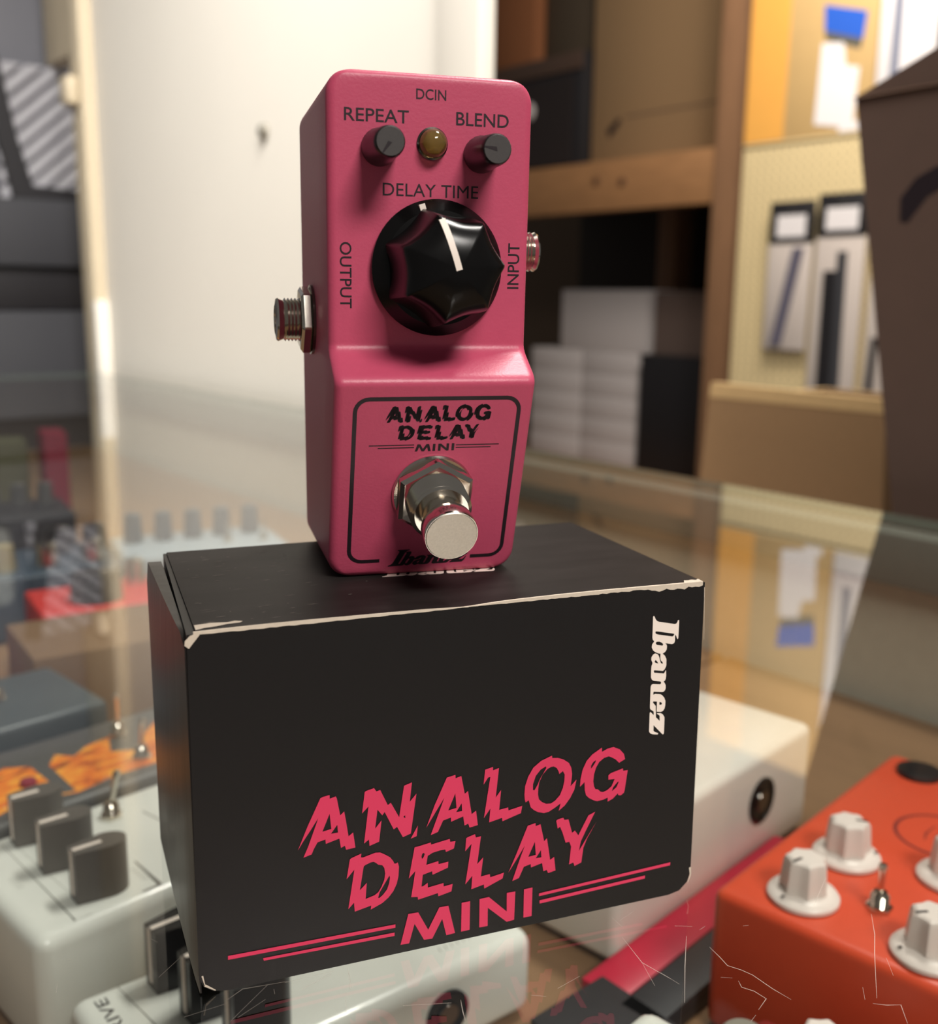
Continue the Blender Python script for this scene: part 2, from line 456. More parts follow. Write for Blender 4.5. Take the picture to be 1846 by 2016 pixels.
DELAY = [
 [(2665,1769),(2731,2160),(2764,2181),(2950,2236),(2939,2161),(2978,2150),(3215,2202),(3307,2189),(3400,2129),(3499,2054),(3559,1964),(3579,1911),(3613,1904),(3646,1922),(3671,1829),(3660,1632),(3626,1482),(3558,1339),(3464,1229),(3343,1140),(3118,1052),(3129,1135),(2812,1075),(2800,1262),(2690,1151),(2751,1534),(2813,1935)],
 [(2990,1963),(3016,1986),(3122,2021),(3181,2024),(3234,1985),(3267,1948),(3346,1921),(3386,1857),(3401,1741),(3385,1616),(3331,1485),(3270,1384),(3197,1335),(3022,1293),(3047,1621),(2914,1493)],
 [(3263,1264),(3290,1366),(3378,1511),(3485,1682),(3494,1637),(3478,1526),(3437,1406),(3357,1309),(3290,1259)],
 [(3863,1542),(3977,2168),(4058,2174),(4297,2207),(4304,2163),(4676,2211),(4688,2149),(4795,2143),(4762,1994),(4602,1952),(4588,2007),(4484,2008),(4332,1986),(4237,1940),(4210,1759),(4451,1792),(4456,1726),(4653,1741),(4647,1616),(4335,1526),(4328,1603),(4142,1565),(4116,1325),(4150,1325),(4239,1379),(4243,1277),(4559,1310),(4562,1236),(4746,1252),(4722,1098),(4456,1048),(4446,1119),(4048,1061),(4041,1123),(3911,1143),(3992,1673)],
 [(4113,1943),(4127,2004),(4161,2019),(4177,1987),(4154,1928),(4127,1897)],
 [(5012,2164),(4994,1891),(5123,2023),(5004,1187),(5147,1342),(5131,1059),(5391,1108),(5401,1017),(5785,1158),(5811,1278),(5523,1236),(5513,1307),(5326,1293),(5368,1693),(5246,1573),(5315,2150),(5209,2141),(5191,2215),(5053,2182)],
 [(5905,1255),(6079,1659),(6295,2192),(6460,2219),(6467,2153),(6569,2177),(6659,1795),(6718,1849),(6803,1361),(6889,1409),(6929,1104),(6768,1078),(6734,1155),(6661,1139),(6630,1325),(6389,1275),(6381,1351),(6233,1319),(6135,1096),(5991,1059),(6150,1525),(6243,1774),(6082,1521)],
 [(6459,1820),(6485,1530),(6325,1518)],
 [(6595,1613),(6608,1454),(6487,1457)],
 [(6910,2185),(6932,2210),(7062,2227),(7090,2175),(7178,2172),(7269,1861),(7329,1902),(7410,1783),(7620,2180),(7770,2233),(7588,1881),(7472,1640),(7436,1436),(7537,1593),(7806,2008),(7613,1684),(7535,1488),(7500,1168),(7350,1118),(7320,1203),(7226,1177),(7258,1566),(7213,1679),(7134,1671),(7056,1908),(6999,2040),(6947,2014)],
]
MINI = [
 [(3699,179),(3854,802),(4052,794),(4254,380),(4477,809),(4662,805),(4805,186),(4626,176),(4538,548),(4339,169),(4171,182),(3979,565),(3872,174)],
 [(4929,185),(4934,809),(5110,807),(5108,187)],
 [(5309,191),(5306,811),(5502,815),(5887,418),(5881,825),(6064,818),(6052,200),(5892,189),(5483,585),(5487,188)],
 [(6252,202),(6250,827),(6434,829),(6432,200)],
]
LINES = [
 [(481,696),(3599,639),(3599,567),(478,618)],
 [(1099,506),(3582,470),(3582,398),(1113,451)],
 [(6581,669),(9593,764),(9589,696),(6583,606)],
 [(6597,512),(8999,578),(8995,510),(6599,438)],
]
BRAND = [
 [(8874,6204),(8891,6219),(8911,6197),(8936,6144),(8968,6107),(9013,6085),(9376,6001),(9413,6008),(9434,6036),(9446,6072),(9472,6077),(9476,6015),(9477,5701),(9464,5678),(9448,5690),(9430,5740),(9397,5781),(9402,5641),(9385,5601),(9341,5588),(9182,5623),(9213,5593),(9227,5550),(9223,5489),(9192,5441),(9134,5410),(9190,5362),(9228,5289),(9235,5165),(9226,5124),(9199,5072),(9163,5045),(8967,5083),(8953,5067),(8962,5032),(9182,4988),(9203,5003),(9217,5036),(9234,5054),(9244,4949),(9238,4866),(9217,4831),(9192,4816),(9216,4786),(9244,4734),(9248,4663),(9233,4627),(9205,4599),(9167,4597),(8974,4629),(8966,4567),(9018,4578),(9124,4557),(9171,4534),(9227,4471),(9258,4397),(9260,4305),(9249,4237),(9214,4189),(9169,4174),(9070,4191),(9064,4409),(8982,4423),(8972,4397),(9040,4318),(9058,4073),(9149,3983),(9143,4096),(9076,4148),(9083,4157),(9163,4146),(9210,4119),(9252,4061),(9260,4017),(9264,3705),(9251,3679),(9228,3686),(9014,3910),(9017,3790),(9041,3765),(9135,3717),(9121,3694),(9007,3714),(8952,3739),(8916,3783),(8909,4177),(8922,4207),(9007,4125),(8998,4204),(8915,4267),(8907,4317),(8900,4735),(8916,4781),(8953,4797),(9116,4770),(9137,4788),(9132,4817),(9108,4830),(8957,4863),(8918,4892),(8896,4942),(8892,5080),(8894,5177),(8914,5223),(8912,5250),(8883,5308),(8884,5363),(8918,5414),(8961,5436),(9007,5421),(9038,5393),(9064,5342),(9082,5279),(9108,5214),(9139,5198),(9154,5208),(9137,5238),(9101,5276),(9087,5333),(9085,5417),(9036,5428),(8968,5459),(8913,5503),(8880,5568),(8884,5629),(8929,5688),(8893,5729),(8883,5771)],
 [(8944,5880),(8958,5892),(9025,5881),(9366,5802),(9381,5790),(9361,5754),(9331,5747),(9006,5822),(8953,5845)],
 [(8964,5654),(8985,5675),(9045,5672),(9098,5646),(9138,5608),(9124,5578),(9064,5592),(9004,5605),(8973,5626)],
 [(8960,5265),(8984,5297),(9008,5273),(9049,5214),(9011,5225),(8972,5243)],
 [(9122,4394),(9165,4378),(9182,4351),(9168,4328),(9122,4331)],
]
SCRATCHES = [
 [(9.40,-1.83),(9.41,-2.17),(9.40,-2.44),(9.57,-2.64),(9.68,-2.83),(9.79,-3.29),(9.92,-3.65)],
 [(9.08,-2.69),(9.27,-2.78)],
 [(9.33,-2.89),(9.28,-3.06),(9.43,-3.23),(9.51,-3.48),(9.20,-3.68)],
 [(13.17,-2.01),(12.74,-2.59),(12.31,-3.07),(11.41,-4.14)],
 [(12.42,-3.26),(12.16,-3.73)],
 [(11.38,-3.81),(11.18,-4.10)],
 [(11.24,-4.23),(11.44,-4.35),(11.69,-4.43),(11.44,-4.86)],
 [(9.13,-1.01),(9.45,-1.14)],
 [(9.53,-1.29),(9.71,-1.22)],
 [(13.19,-0.58),(12.12,-1.47)],
 [(8.06,-3.08),(8.64,-2.17),(9.17,-1.38)],
 [(10.43,-1.47),(10.55,-1.49)],
 [(8.10,-2.20),(8.25,-2.60)],
 [(9.07,-3.78),(8.89,-3.89)],
 [(1.46,-0.14),(2.37,-0.11)],
 [(1.72,-0.43),(2.31,-0.19)],
 [(2.64,-0.10),(2.57,-0.70)],
 [(2.40,-0.91),(2.31,-1.36)],
 [(3.30,-1.46),(4.14,-1.68)],
 [(6.09,-1.96),(6.63,-1.78)],
 [(8.08,-0.34),(8.12,-0.69)],
 [(8.19,-0.47),(8.62,-0.28)],
 [(7.95,-1.00),(7.92,-1.82),(8.18,-2.42)],
 [(7.92,-1.82),(7.80,-2.49)],
 [(5.56,-1.97),(5.80,-2.09)],
 [(4.32,-1.66),(4.25,-1.96),(4.21,-2.20)],
 [(-0.69,0.78),(-0.14,1.38)],
 [(-0.36,-0.47),(0.39,-0.36)],
 [(0.38,-0.85),(1.16,-0.09)],
 [(0.51,-0.80),(1.05,-0.48)],
 [(0.40,-0.27),(0.71,-0.06),(1.53,-0.12)],
 [(1.72,-0.42),(2.32,-0.14)],
 [(1.24,-0.25),(1.23,-0.39)],
 [(-0.75,2.05),(-0.62,1.87)],
 [(-2.27,1.91),(-2.18,1.89)],
 [(-2.42,1.23),(-2.44,0.94)],
 [(2.62,-0.25),(2.53,-0.73)],
]

rib = [ribbon([((Vector((x, y, 0))-K0).dot(SD), (Vector((x, y, 0))-K0).dot(TD)) for x, y in l], .014) for l in SCRATCHES]
sx = printed('scratches', merge(*rib), lambda s, t: (s, t, zc+.004), SCRATCH, case)
sx['kind'] = 'stuff'; sx['label'] = 'fine pale scratches in the glass'

# ---------------------------------------------------------------- black cardboard box
pb = thing('pedal_box', 'black printed cardboard box under the pink pedal', 'box', (5, 2.9, 0))
OX, OY = -5, -2.9
def bx(x, y, z): return (x+OX, y+OY, z)
FP = [(.01, 6.76), (10.03, 6.80), (10.11, .45), (10.04, .22), (9.86, .05), (9.6, 0.0), (.45, 0.0), (.2, .05), (.03, .18), (-.04, .42)]
bm = B()
a = [bm.verts.new(bx(x, 0, z)) for x, z in FP]
b = [bm.verts.new(bx(x*.985+.08, 5.78, z)) for x, z in FP]
n = len(FP)
for i in range(n): bm.faces.new((a[i], a[(i+1) % n], b[(i+1) % n], b[i]))
bm.faces.new(a); bm.faces.new(b[::-1])
bmesh.ops.bevel(bm, geom=[e for e in bm.edges if e.calc_face_angle(0) > .5], offset=.035, segments=2, affect='EDGES')
out('body', bm, BOXBLACK, pb)
# top panel: tuck lid laid over the body
bm = B(); N1, N2 = 24, 8
def ztop(x, y): return 6.775 + .04*x/10 + .012*math.sin(x*1.1)*math.exp(-y*2) - .03*math.exp(-((x-4.9)/.5)**2-(y/.25)**2)
gr = [[bm.verts.new(bx(.16+(9.86-.16)*i/N1*(1+.006*(1-j/N2)), .04+5.7*j/N2, ztop(10*i/N1, 5.7*j/N2)+.02)) for i in range(N1+1)] for j in range(N2+1)]
g2 = [[bm.verts.new(v.co-Vector((0, 0, .06))) for v in r] for r in gr]
for j in range(N2):
    for i in range(N1):
        bm.faces.new((gr[j][i], gr[j][i+1], gr[j+1][i+1], gr[j+1][i])); bm.faces.new((g2[j][i], g2[j+1][i], g2[j+1][i+1], g2[j][i+1]))
for i in range(N1):
    bm.faces.new((gr[0][i], g2[0][i], g2[0][i+1], gr[0][i+1])); bm.faces.new((gr[N2][i], gr[N2][i+1], g2[N2][i+1], g2[N2][i]))
for j in range(N2):
    bm.faces.new((gr[j][0], gr[j+1][0], g2[j+1][0], g2[j][0])); bm.faces.new((gr[j][N1], g2[j][N1], g2[j+1][N1], gr[j+1][N1]))
out('top_panel', bm, BOXTOP, pb)
# bulging side flap
bm = B(); NY, NZ = 14, 16
def fx(y, z):
    k = (y/5.85)
    return -.03 - .24*k**.75 - .10*math.sin(math.pi*z/6.7)*math.sin(math.pi*min(1, k*1.05))
def fz(y, zt):
    r = .55; top = 6.70
    if y > 5.85-r: top -= r-math.sqrt(max(0, r*r-(y-5.85+r)**2))
    if y < .12: top -= .18
    return .04+(top-.04)*zt
o_ = [[bm.verts.new(bx(fx(5.85*i/NY, 6.7*j/NZ), .02+5.83*i/NY, fz(5.85*i/NY, j/NZ))) for i in range(NY+1)] for j in range(NZ+1)]
i_ = [[bm.verts.new(bx(.02 if k > 0 else 0, v.co.y-OY, v.co.z)) for k, v in enumerate(r)] for r in o_]
for j in range(NZ):
    for i in range(NY):
        bm.faces.new((o_[j][i], o_[j+1][i], o_[j+1][i+1], o_[j][i+1])); bm.faces.new((i_[j][i], i_[j][i+1], i_[j+1][i+1], i_[j+1][i]))
for i in range(NY):
    bm.faces.new((o_[0][i], o_[0][i+1], i_[0][i+1], i_[0][i])); bm.faces.new((o_[NZ][i], i_[NZ][i], i_[NZ][i+1], o_[NZ][i+1]))
for j in range(NZ):
    bm.faces.new((o_[j][0], i_[j][0], i_[j+1][0], o_[j+1][0])); bm.faces.new((o_[j][NY], o_[j+1][NY], i_[j+1][NY], i_[j][NY]))
out('side_flap', bm, BOXSHEEN, pb, sharp=40)
# worn white edges
random.seed(4)
def edge_strip(name, x0, x1, n, wt, wf):
    bm = B(); rows = []
    for i in range(n+1):
        x = x0+(x1-x0)*i/n; q = i/n
        a_, c_ = wt(q)*(.7+.6*random.random()), wf(q)*(.6+.8*random.random())
        zt = ztop(x, 0)+.026; zf = 6.76+.04*x/10
        rows.append([bm.verts.new(bx(x, .012+a_*.7, zt)), bm.verts.new(bx(x, -.006, zt-.004)), bm.verts.new(bx(x, -.008, zf-.0-c_))])
    for p, q in zip(rows, rows[1:]):
        bm.faces.new((p[0], p[1], q[1], q[0])); bm.faces.new((p[1], p[2], q[2], q[1]))
    return out(name, bm, RAWCARD, pb, smooth=False)
edge_strip('worn_edge', .12, 5.0, 46, lambda q: .012, lambda q: .012+.03*q*(1-q))
edge_strip('worn_edge', 5.0, 9.98, 60, lambda q: .01+.02*q+(.16 if q > .93 else 0), lambda q: .012+.02*q+(.05 if q > .75 else 0))
bm = B(); flat(bm, fill([[(.17, .08), (.17, .36), (.45, .40), (.72, .34), (.86, .38), (.98, .32), (.93, .25), (.72, .24), (.5, .17), (.32, .15)]]), lambda x, y: bx(x, y, ztop(x, y)+.026))
out('worn_patch', bm, RAWCARD, pb, smooth=False)
bm = B()
flat(bm, fill([[(-.02, 6.66), (.06, 6.74), (.22, 6.80), (.22, 6.74), (.12, 6.62), (.04, 6.52), (-.03, 6.58)]]), lambda x, z: bx(x, -.012, z))
out('worn_corner', bm, RAWCARD, pb, smooth=False)
for x0, z0, x1, z1, wd in ((.02, .40, .06, .20, .03), (.06, .20, .24, .06, .045), (10.085, .55, 10.11, .35, .05), (10.10, .35, 10.05, .2, .03), (10.02, 6.7, 10.08, 5.6, .012), (10.08, 4.2, 10.10, 2.4, .010)):
    bm = B(); l = math.hypot(x1-x0, z1-z0); nx, nz = -(z1-z0)/l*wd/2, (x1-x0)/l*wd/2
    q = [bm.verts.new(bx(x, -.010, z)) for x, z in ((x0+nx, z0+nz), (x1+nx*.4, z1+nz*.4), (x1-nx*.4, z1-nz*.4), (x0-nx, z0-nz))]
    bm.faces.new(q); out('worn_corner', bm, RAWCARD, pb, smooth=False)
bm = B()
for k in range(70):
    x = .3+random.random()**1.6*3.4; y = .35+random.random()*5.0; l = .03+.22*random.random(); wd = .006+.02*random.random()
    if 2.7 < x and y > 2.2: continue
    q = [bm.verts.new(bx(xx, yy, ztop(xx, yy)+.0235)) for xx, yy in ((x, y), (x+l*.5, y-wd), (x+l, y+.01), (x+l*.6, y+wd))]
    bm.faces.new(q)
sc_ = out('scuff_marks', bm, mat('grey_scuff', (92, 86, 80), .7), pb, smooth=False); sc_['kind'] = 'stuff'
# print
def onfront(x, z): return bx(x/1000, -.0135, z/1000)
for nm, d, m_ in (('title_lettering', ANALOG, PINKINK), ('title_lettering', DELAY, PINKINK), ('size_lettering', MINI, PINKINK), *[('speed_line', [q], PINKINK) for q in LINES], ('brand_lettering', BRAND, WHITEINK)):
    printed(nm, fill(d), onfront, m_, pb)
ca, sa = math.cos(-.135), math.sin(-.135)
def ontop(x, z):
    u, v = (6219-z)/1000*.94, (x-8874)/1000
    X, Y = 4.02+u*ca-v*sa, 2.30+u*sa+v*ca
    return bx(X, Y, ztop(X, Y)+.024)
printed('brand_lettering', fill(BRAND), ontop, WHITEINK, pb)

# ---------------------------------------------------------------- pink delay pedal
PX, PY, PH = 3.337, 6.17, 6.825
TH = -.0963
W, Z1, Z2, L_, D0, D1, D2, D3 = 3.8, 3.989, 4.494, 9.359, 3.685, 5.005, 4.246, 4.392
ped = thing('delay_pedal', 'pink guitar delay pedal with big black knob standing on its end', 'effects pedal', (PX, PY, PH), TH)
def front_y(z):
    """smoothed front profile of the housing"""
    pts = [(-1, D0-(D1-D0)/Z1), (Z1, D1), (Z2, D2), (L_+1, D2+(L_+1-Z2)*(D3-D2)/(L_-Z2))]
    def raw(q):
        for (a0, b0), (a1, b1) in zip(pts, pts[1:]):
            if q <= a1: return b0+(b1-b0)*(q-a0)/(a1-a0)
    return sum(raw(z+.11*(k-4)/4) for k in range(9))/9
def arc(d, r): return 0. if d >= r else r-math.sqrt(max(0., r*r-(r-d)**2))
zs = sorted({round(v, 4) for v in [.42*(1-math.cos(math.pi/2*k/9)) for k in range(10)]+[L_-.42*(1-math.cos(math.pi/2*k/9)) for k in range(10)]
      +[Z1+.03*k for k in range(-6, 7)]+[Z2+.03*k for k in range(-6, 7)]+[.9, 1.6, 2.4, 3.2, 5.2, 6, 7, 8, 8.6]+[.02, .05, .09, L_-.02, L_-.05, L_-.09]})
bm = B(); rings = []
RF = .17
for z in zs:
    e_ = min(z, L_-z)
    ix = arc(e_, .42); iy = arc(e_, .13)
    yf = -front_y(z)+iy
    x0, x1 = ix, W-ix
    ring = [(x0, -iy*.5), (x0, yf*.35), (x0, yf*.7)]
    ring += [(x0+RF-RF*math.cos(a), yf+RF-RF*math.sin(a)) for a in [math.pi/2*k/6 for k in range(7)]]
    ring += [(x0+(x1-x0)*k/4, yf) for k in (1, 2, 3)]
    ring += [(x1-RF+RF*math.sin(a), yf+RF-RF*math.cos(a)) for a in [math.pi/2*k/6 for k in range(7)]]
    ring += [(x1, yf*.7), (x1, yf*.35), (x1, -iy*.5)]
    rings.append([bm.verts.new((x, y, z)) for x, y in ring])
for a, b in zip(rings, rings[1:]):
    n = len(a)
    for i in range(n): bm.faces.new((a[i], a[(i+1) % n], b[(i+1) % n], b[i]))
bm.faces.new(rings[0][::-1]); bm.faces.new(rings[-1])
out('body', bm, PINK, ped, sharp=50)
nu = math.hypot(L_-Z2, D3-D2); tu = ((D3-D2)/nu, (L_-Z2)/nu)
def upf(x, z, h): return (x, -(D2+(z-Z2)*(D3-D2)/(L_-Z2))-h*tu[1], z-h*tu[0])
nl = math.hypot(Z1, D1-D0); tl = ((D1-D0)/nl, Z1/nl)
def lof(x, s, h): return (x, -D0-tl[0]*s-tl[1]*h, tl[1]*s-tl[0]*h)
def ptext(body, x0, x1, z0, z1, rot=0):
    vf = text(body)
    if rot == 0: f = lambda u, v: upf(x0+(x1-x0)*u, z0+(z1-z0)*v, .004)
    elif rot < 0: f = lambda u, v: upf(x0+(x1-x0)*v, z1-(z1-z0)*u, .004)     # reads downwards
    else: f = lambda u, v: upf(x1-(x1-x0)*v, z0+(z1-z0)*u, .004)             # reads upwards
    return printed('lettering', vf, f, INK, ped)
ptext('DCIN', 1.60, 2.15, 8.91, 9.09)
ptext('REPEAT', .31, 1.47, 8.49, 8.71)
ptext('BLEND', 2.34, 3.33, 8.51, 8.735)
ptext('DELAY TIME', 1.0, 2.78, 7.25, 7.47)
ptext('OUTPUT', .215, .43, 5.25, 6.42, -1)
ptext('INPUT', 3.39, 3.615, 5.64, 6.475, 1)
# logo on the lower face
def onlow(x, z): return lof(.67+(x/1000-.478)*.2765, 2.76+(z/1000-.169)*.275, .004)
def spread(loops, d):
    """the same outlines printed heavier: shifted copies over one another"""
    vf = fill(loops)
    return merge(*[([(v[0]+dx, v[1]+dz) for v in vf[0]], vf[1]) for dx, dz in ((-d, 0), (d, 0), (0, -d), (0, d))])
printed('title_lettering', spread(ANALOG, 34), lambda x, z: lof(.96+(x-1776)/6692*2.0, 3.365+(z-2358)/1241*.345, .004), INK, ped)
printed('title_lettering', spread(DELAY, 34), lambda x, z: lof(1.21+(x-2665)/5141*1.55, 2.985+(z-1017)/1219*.315, .004), INK, ped)
printed('size_lettering', fill(MINI), lambda x, z: lof(1.55+(x-3699)/2735*.76, 2.755+(z-169)/660*.155, .004), INK, ped)
sl = []
for x0, x1, s_ in ((.67, 1.53, 2.885), (.84, 1.53, 2.83), (2.34, 3.19, 2.865), (2.34, 3.03, 2.81)):
    sl.append(([(x0, s_), (x1, s_), (x1, s_+.018), (x0, s_+.018)], [(0, 1, 2, 3)]))
for q in sl: printed('speed_line', q, lambda x, s: lof(x, s, .004), INK, ped)
printed('border_line', rrect_ring(.345, 3.545, .31, 3.875, .30, .078, (1.0, 2.86)), lambda x, s: lof(x, s, .004), INK, ped)
printed('brand_lettering', fill(BRAND), lambda x, z: lof(1.17+(6219-z)/2540*1.58+.28*(x-8874)/1000*.6, .20+(x-8874)/603*.38, .004), INK, ped)

def small_knob(cx, cz, ang):
    k = None
    bm = B(); lathe(bm, [(.0, .02), (.325, .02), (.33, .12), (.30, .35), (.275, .95), (.262, 1.06), (.245, 1.09)], 22, cx, cz, upf)
    k = out('small_knob', bm, BLKPLASTIC, ped)
    bm = B(); lathe(bm, [(.245, 1.085), (.235, 1.10), (0, 1.10)], 22, cx, cz, upf); out('knob_cap', bm, CAPGREY, k)
    c, s = math.cos(ang), math.sin(ang)
    printed('pointer_notch', ([(.02, -.035), (.24, -.012), (.24, .012), (.0, .035)], [(0, 1, 2, 3)]), lambda x, y: upf(cx+x*c-y*s, cz+x*s+y*c, 1.104), INK, k)
small_knob(.93, 8.06, math.radians(235)); small_knob(2.81, 8.02, math.radians(172))
# indicator lamp
bm = B(); lathe(bm, [(.285, .0), (.285, .03), (.255, .045), (.25, .02)], 28, 1.9, 8.17, upf)
led = out('indicator_lamp', bm, DARKCHROME, ped)
bm = B(); lathe(bm, [(.25, .015)]+[(.25*math.cos(a), .10+.27*math.sin(a)) for a in [i*math.pi/2/8 for i in range(8)]]+[(0, .37)], 28, 1.9, 8.17, upf)
out('lens', bm, mat('smoky_amber_lens', (236, 214, 150), .03, var=.1, scale=300, trans=.95, ior=1.45), led)
bm = B(); lathe(bm, [(.0, .012), (.20, .012), (.14, .10), (0, .16)], 6, 1.9, 8.17, upf)
out('reflector', bm, mat('lamp_core', (126, 102, 58), .3, .4), led)
# large fluted knob
KX, KZ = 2.0, 5.99
bm = B(); lathe(bm, [(0, .03), (1.19, .03), (1.225, .08), (1.225, .14), (1.17, .20), (1.02, .34), (.6, .40)], 64, KX, KZ, upf)
bk = out('delay_time_knob', bm, BLKGLOSS, ped)
A0 = math.radians(107)
def scal(a, h):
    k = max(0, min(1, (1.70-h)/.34))
    return 1-(.15*(.35+.65*k))*abs(math.sin(3.5*(a-A0)))**.8
bm = B(); lathe(bm, [(.9, .30), (1.10, .34), (1.06, .60), (.99, 1.10), (.97, 1.25), (.935, 1.36), (.86, 1.455), (.70, 1.565), (.5, 1.655), (.25, 1.715), (.1, 1.73), (0, 1.735)], 140, KX, KZ, upf, scal)
out('fluted_grip', bm, BLKGLOSS, bk, sharp=28)
pc, ps = math.cos(A0), math.sin(A0)
def pline(x, y, h): return upf(KX+x*pc-y*ps, KZ+x*ps+y*pc, h)
bm = B(); dome = [(-.02, 1.74), (.1, 1.738), (.25, 1.726), (.5, 1.668), (.70, 1.582), (.80, 1.52), (.86, 1.475)]
rw = [[bm.verts.new(pline(x, y, h+d)) for y, d in ((-.055, -.15), (-.055, 0), (.055, 0), (.055, -.15))] for x, h in dome]
for a, b in zip(rw, rw[1:]):
    for k in range(3): bm.faces.new((a[k], a[k+1], b[k+1], b[k]))
bm.faces.new(rw[0]); bm.faces.new(rw[-1][::-1]); out('pointer_line', bm, WHITEINK, bk)
bm = B(); box(bm, 1.05, 1.17, -.055, .055, .15, .30, 0, 1, pline); out('pointer_mark', bm, WHITEINK, bk)
# footswitch
FX, FS = 1.955, 1.87
ft = lambda x, s, h: lof(x, s, h)
bm = B(); lathe(bm, [(.0, .01), (.79, .01), (.80, .04), (.77, .09), (.60, .11)], 48, FX, FS, ft); fsw = out('footswitch', bm, CHROME, ped)
def hexr(a, h): return 1/max(.86, math.cos(((a+math.radians(30)) % (math.pi/3))-math.pi/6))*.9
bm = B(); lathe(bm, [(.5, .10), (.74, .11), (.78, .16), (.78, .30), (.70, .37), (.52, .38)], 96, FX, FS, ft, hexr); out('hex_nut', bm, CHROME, fsw, sharp=20)
thr = [(.40, .30)]
for k in range(8): thr += [(.60, .38+.055*k), (.555, .405+.055*k)]
thr += [(.57, .83), (.52, .86), (.36, .86)]
bm = B(); lathe(bm, thr, 40, FX, FS, ft); out('threaded_bushing', bm, CHROME, fsw, sharp=10)
bm = B(); lathe(bm, [(.36, .80), (.385, .86), (.385, 1.20), (.47, 1.26), (.495, 1.30), (.505, 1.60), (.49, 1.655)], 44, FX, FS, ft); out('plunger', bm, CHROME, fsw)
bm = B(); lathe(bm, [(.49, 1.65), (.47, 1.668), (0, 1.672)], 44, FX, FS, ft); out('plunger_cap', bm, BRUSHED, fsw)
# jacks on both sides
def jack(name, side, d, z, blen, r, nr):
    x0 = 0 if side < 0 else W
    f = lambda a, b, h: (x0+side*h, -d+a, z+b)
    bm = B(); lathe(bm, [(0, 0), (nr*1.0, 0), (nr*1.0, .05), (nr*.7, .06)], 40, f=f); j = out(name, bm, DARKCHROME, ped)
    bm = B(); lathe(bm, [(r*.8, .05), (nr*.93, .055), (nr*.97, .09), (nr*.97, .22), (nr*.86, .27), (r*.9, .275)], 96, f=f, rad=lambda a, h: hexr(a+.3, h)); out('hex_nut', bm, CHROME, j, sharp=20)
    t = [(r*.6, .2)]; k = 0; n = int((blen-.36)/.07)
    for k in range(n): t += [(r, .28+.07*k), (r*.9, .315+.07*k)]
    t += [(r, blen-.06), (r*.94, blen-.02), (r*.66, blen), (r*.62, blen-.25), (0, blen-.26)]
    bm = B(); lathe(bm, t, 40, f=f); out('threaded_barrel', bm, CHROME, j, sharp=10)
jack('output_jack', -1, 1.74, 4.98, .76, .44, .70)
jack('input_jack', 1, 2.15, 6.42, .86, .40, .62)

# ---------------------------------------------------------------- pedals on the shelf inside the case
ZS = -11.0
def pedal(name, label, x, y, ang, la, lb, h, m, r=.35, group=None, cat='effects pedal'):
    t = thing(name, label, cat, (x, y, ZS), math.radians(ang), group)
    bm = B(); box(bm, 0, la, 0, lb, .12, h, r, 4)
    out('body', bm, m, t, sharp=40)
    for fx_, fy in ((.7, .7), (la-.7, .7), (.7, lb-.7), (la-.7, lb-.7)):
        bm = B(); lathe(bm, [(.3, 0), (.35, .1), (.3, .16)], 12, fx_, fy); out('rubber_foot', bm, BLKPLASTIC, t)
    return t
def bar_knob(par, x, y, z, ang, m, h=1.75, wd=1.0, ln=1.75):
    """block knob with a flat pointer side and a bent white line"""
    a = math.radians(ang); c, s = math.cos(a), math.sin(a)
    f = lambda u, v, q: (x+u*c-v*s, y+u*s+v*c, z+q)
    pts = [(-ln*.5, -wd*.32), (-ln*.5, wd*.32)]+[(ln*.12+ln*.38*math.cos(math.radians(t)), wd*.5*math.sin(math.radians(t))) for t in range(90, -91, -15)]
    bm = B(); prism(bm, pts, .02, h, f)
    bmesh.ops.bevel(bm, geom=[e for e in bm.edges if e.calc_face_angle(0) > .6], offset=.10, segments=3, affect='EDGES')
    k = out('knob', bm, m, par, sharp=40)
    bm = B(); box(bm, -ln*.5-.02, ln*.05, -.08, .08, h-.05, h+.015, 0, 1, f); box(bm, -ln*.5-.03, -ln*.5+.05, -.08, .08, .25, h+.015, 0, 1, f)
    out('pointer_line', bm, WHITEINK, k)
    return k
def skirt_knob(par, x, y, z, ang, r=1.1):
    f = lambda u, v, q: (x+u, y+v, z+q)
    bm = B(); lathe(bm, [(0, .05), (r, .05), (r*1.0, .16), (r*.93, .26), (r*.7, .36), (r*.5, .38)], 40, f=f); k = out('knob_skirt', bm, WHITEPLASTIC, par)
    a = math.radians(ang)
    bm = B(); lathe(bm, [(r*.62, .34), (r*.70, .38), (r*.62, 1.25), (r*.57, 1.36), (r*.48, 1.42), (0, 1.43)], 72, f=f, rad=lambda q, h: 1-.16*abs(math.sin(3.5*(q-a)))**.9); out('fluted_grip', bm, WHITEPLASTIC, k, sharp=24)
    c, s = math.cos(a), math.sin(a)
    printed('pointer_line', ([(r*.18, -.05), (r*.52, -.05), (r*.52, .05), (r*.18, .05)], [(0, 1, 2, 3)]), lambda u, v: f(u*c-v*s, u*s+v*c, 1.436), INK, k)
    printed('pointer_mark', ([(r*.78, -.05), (r*.90, -.05), (r*.90, .05), (r*.78, .05)], [(0, 1, 2, 3)]), lambda u, v: f(u*c-v*s, u*s+v*c, .355), INK, k)
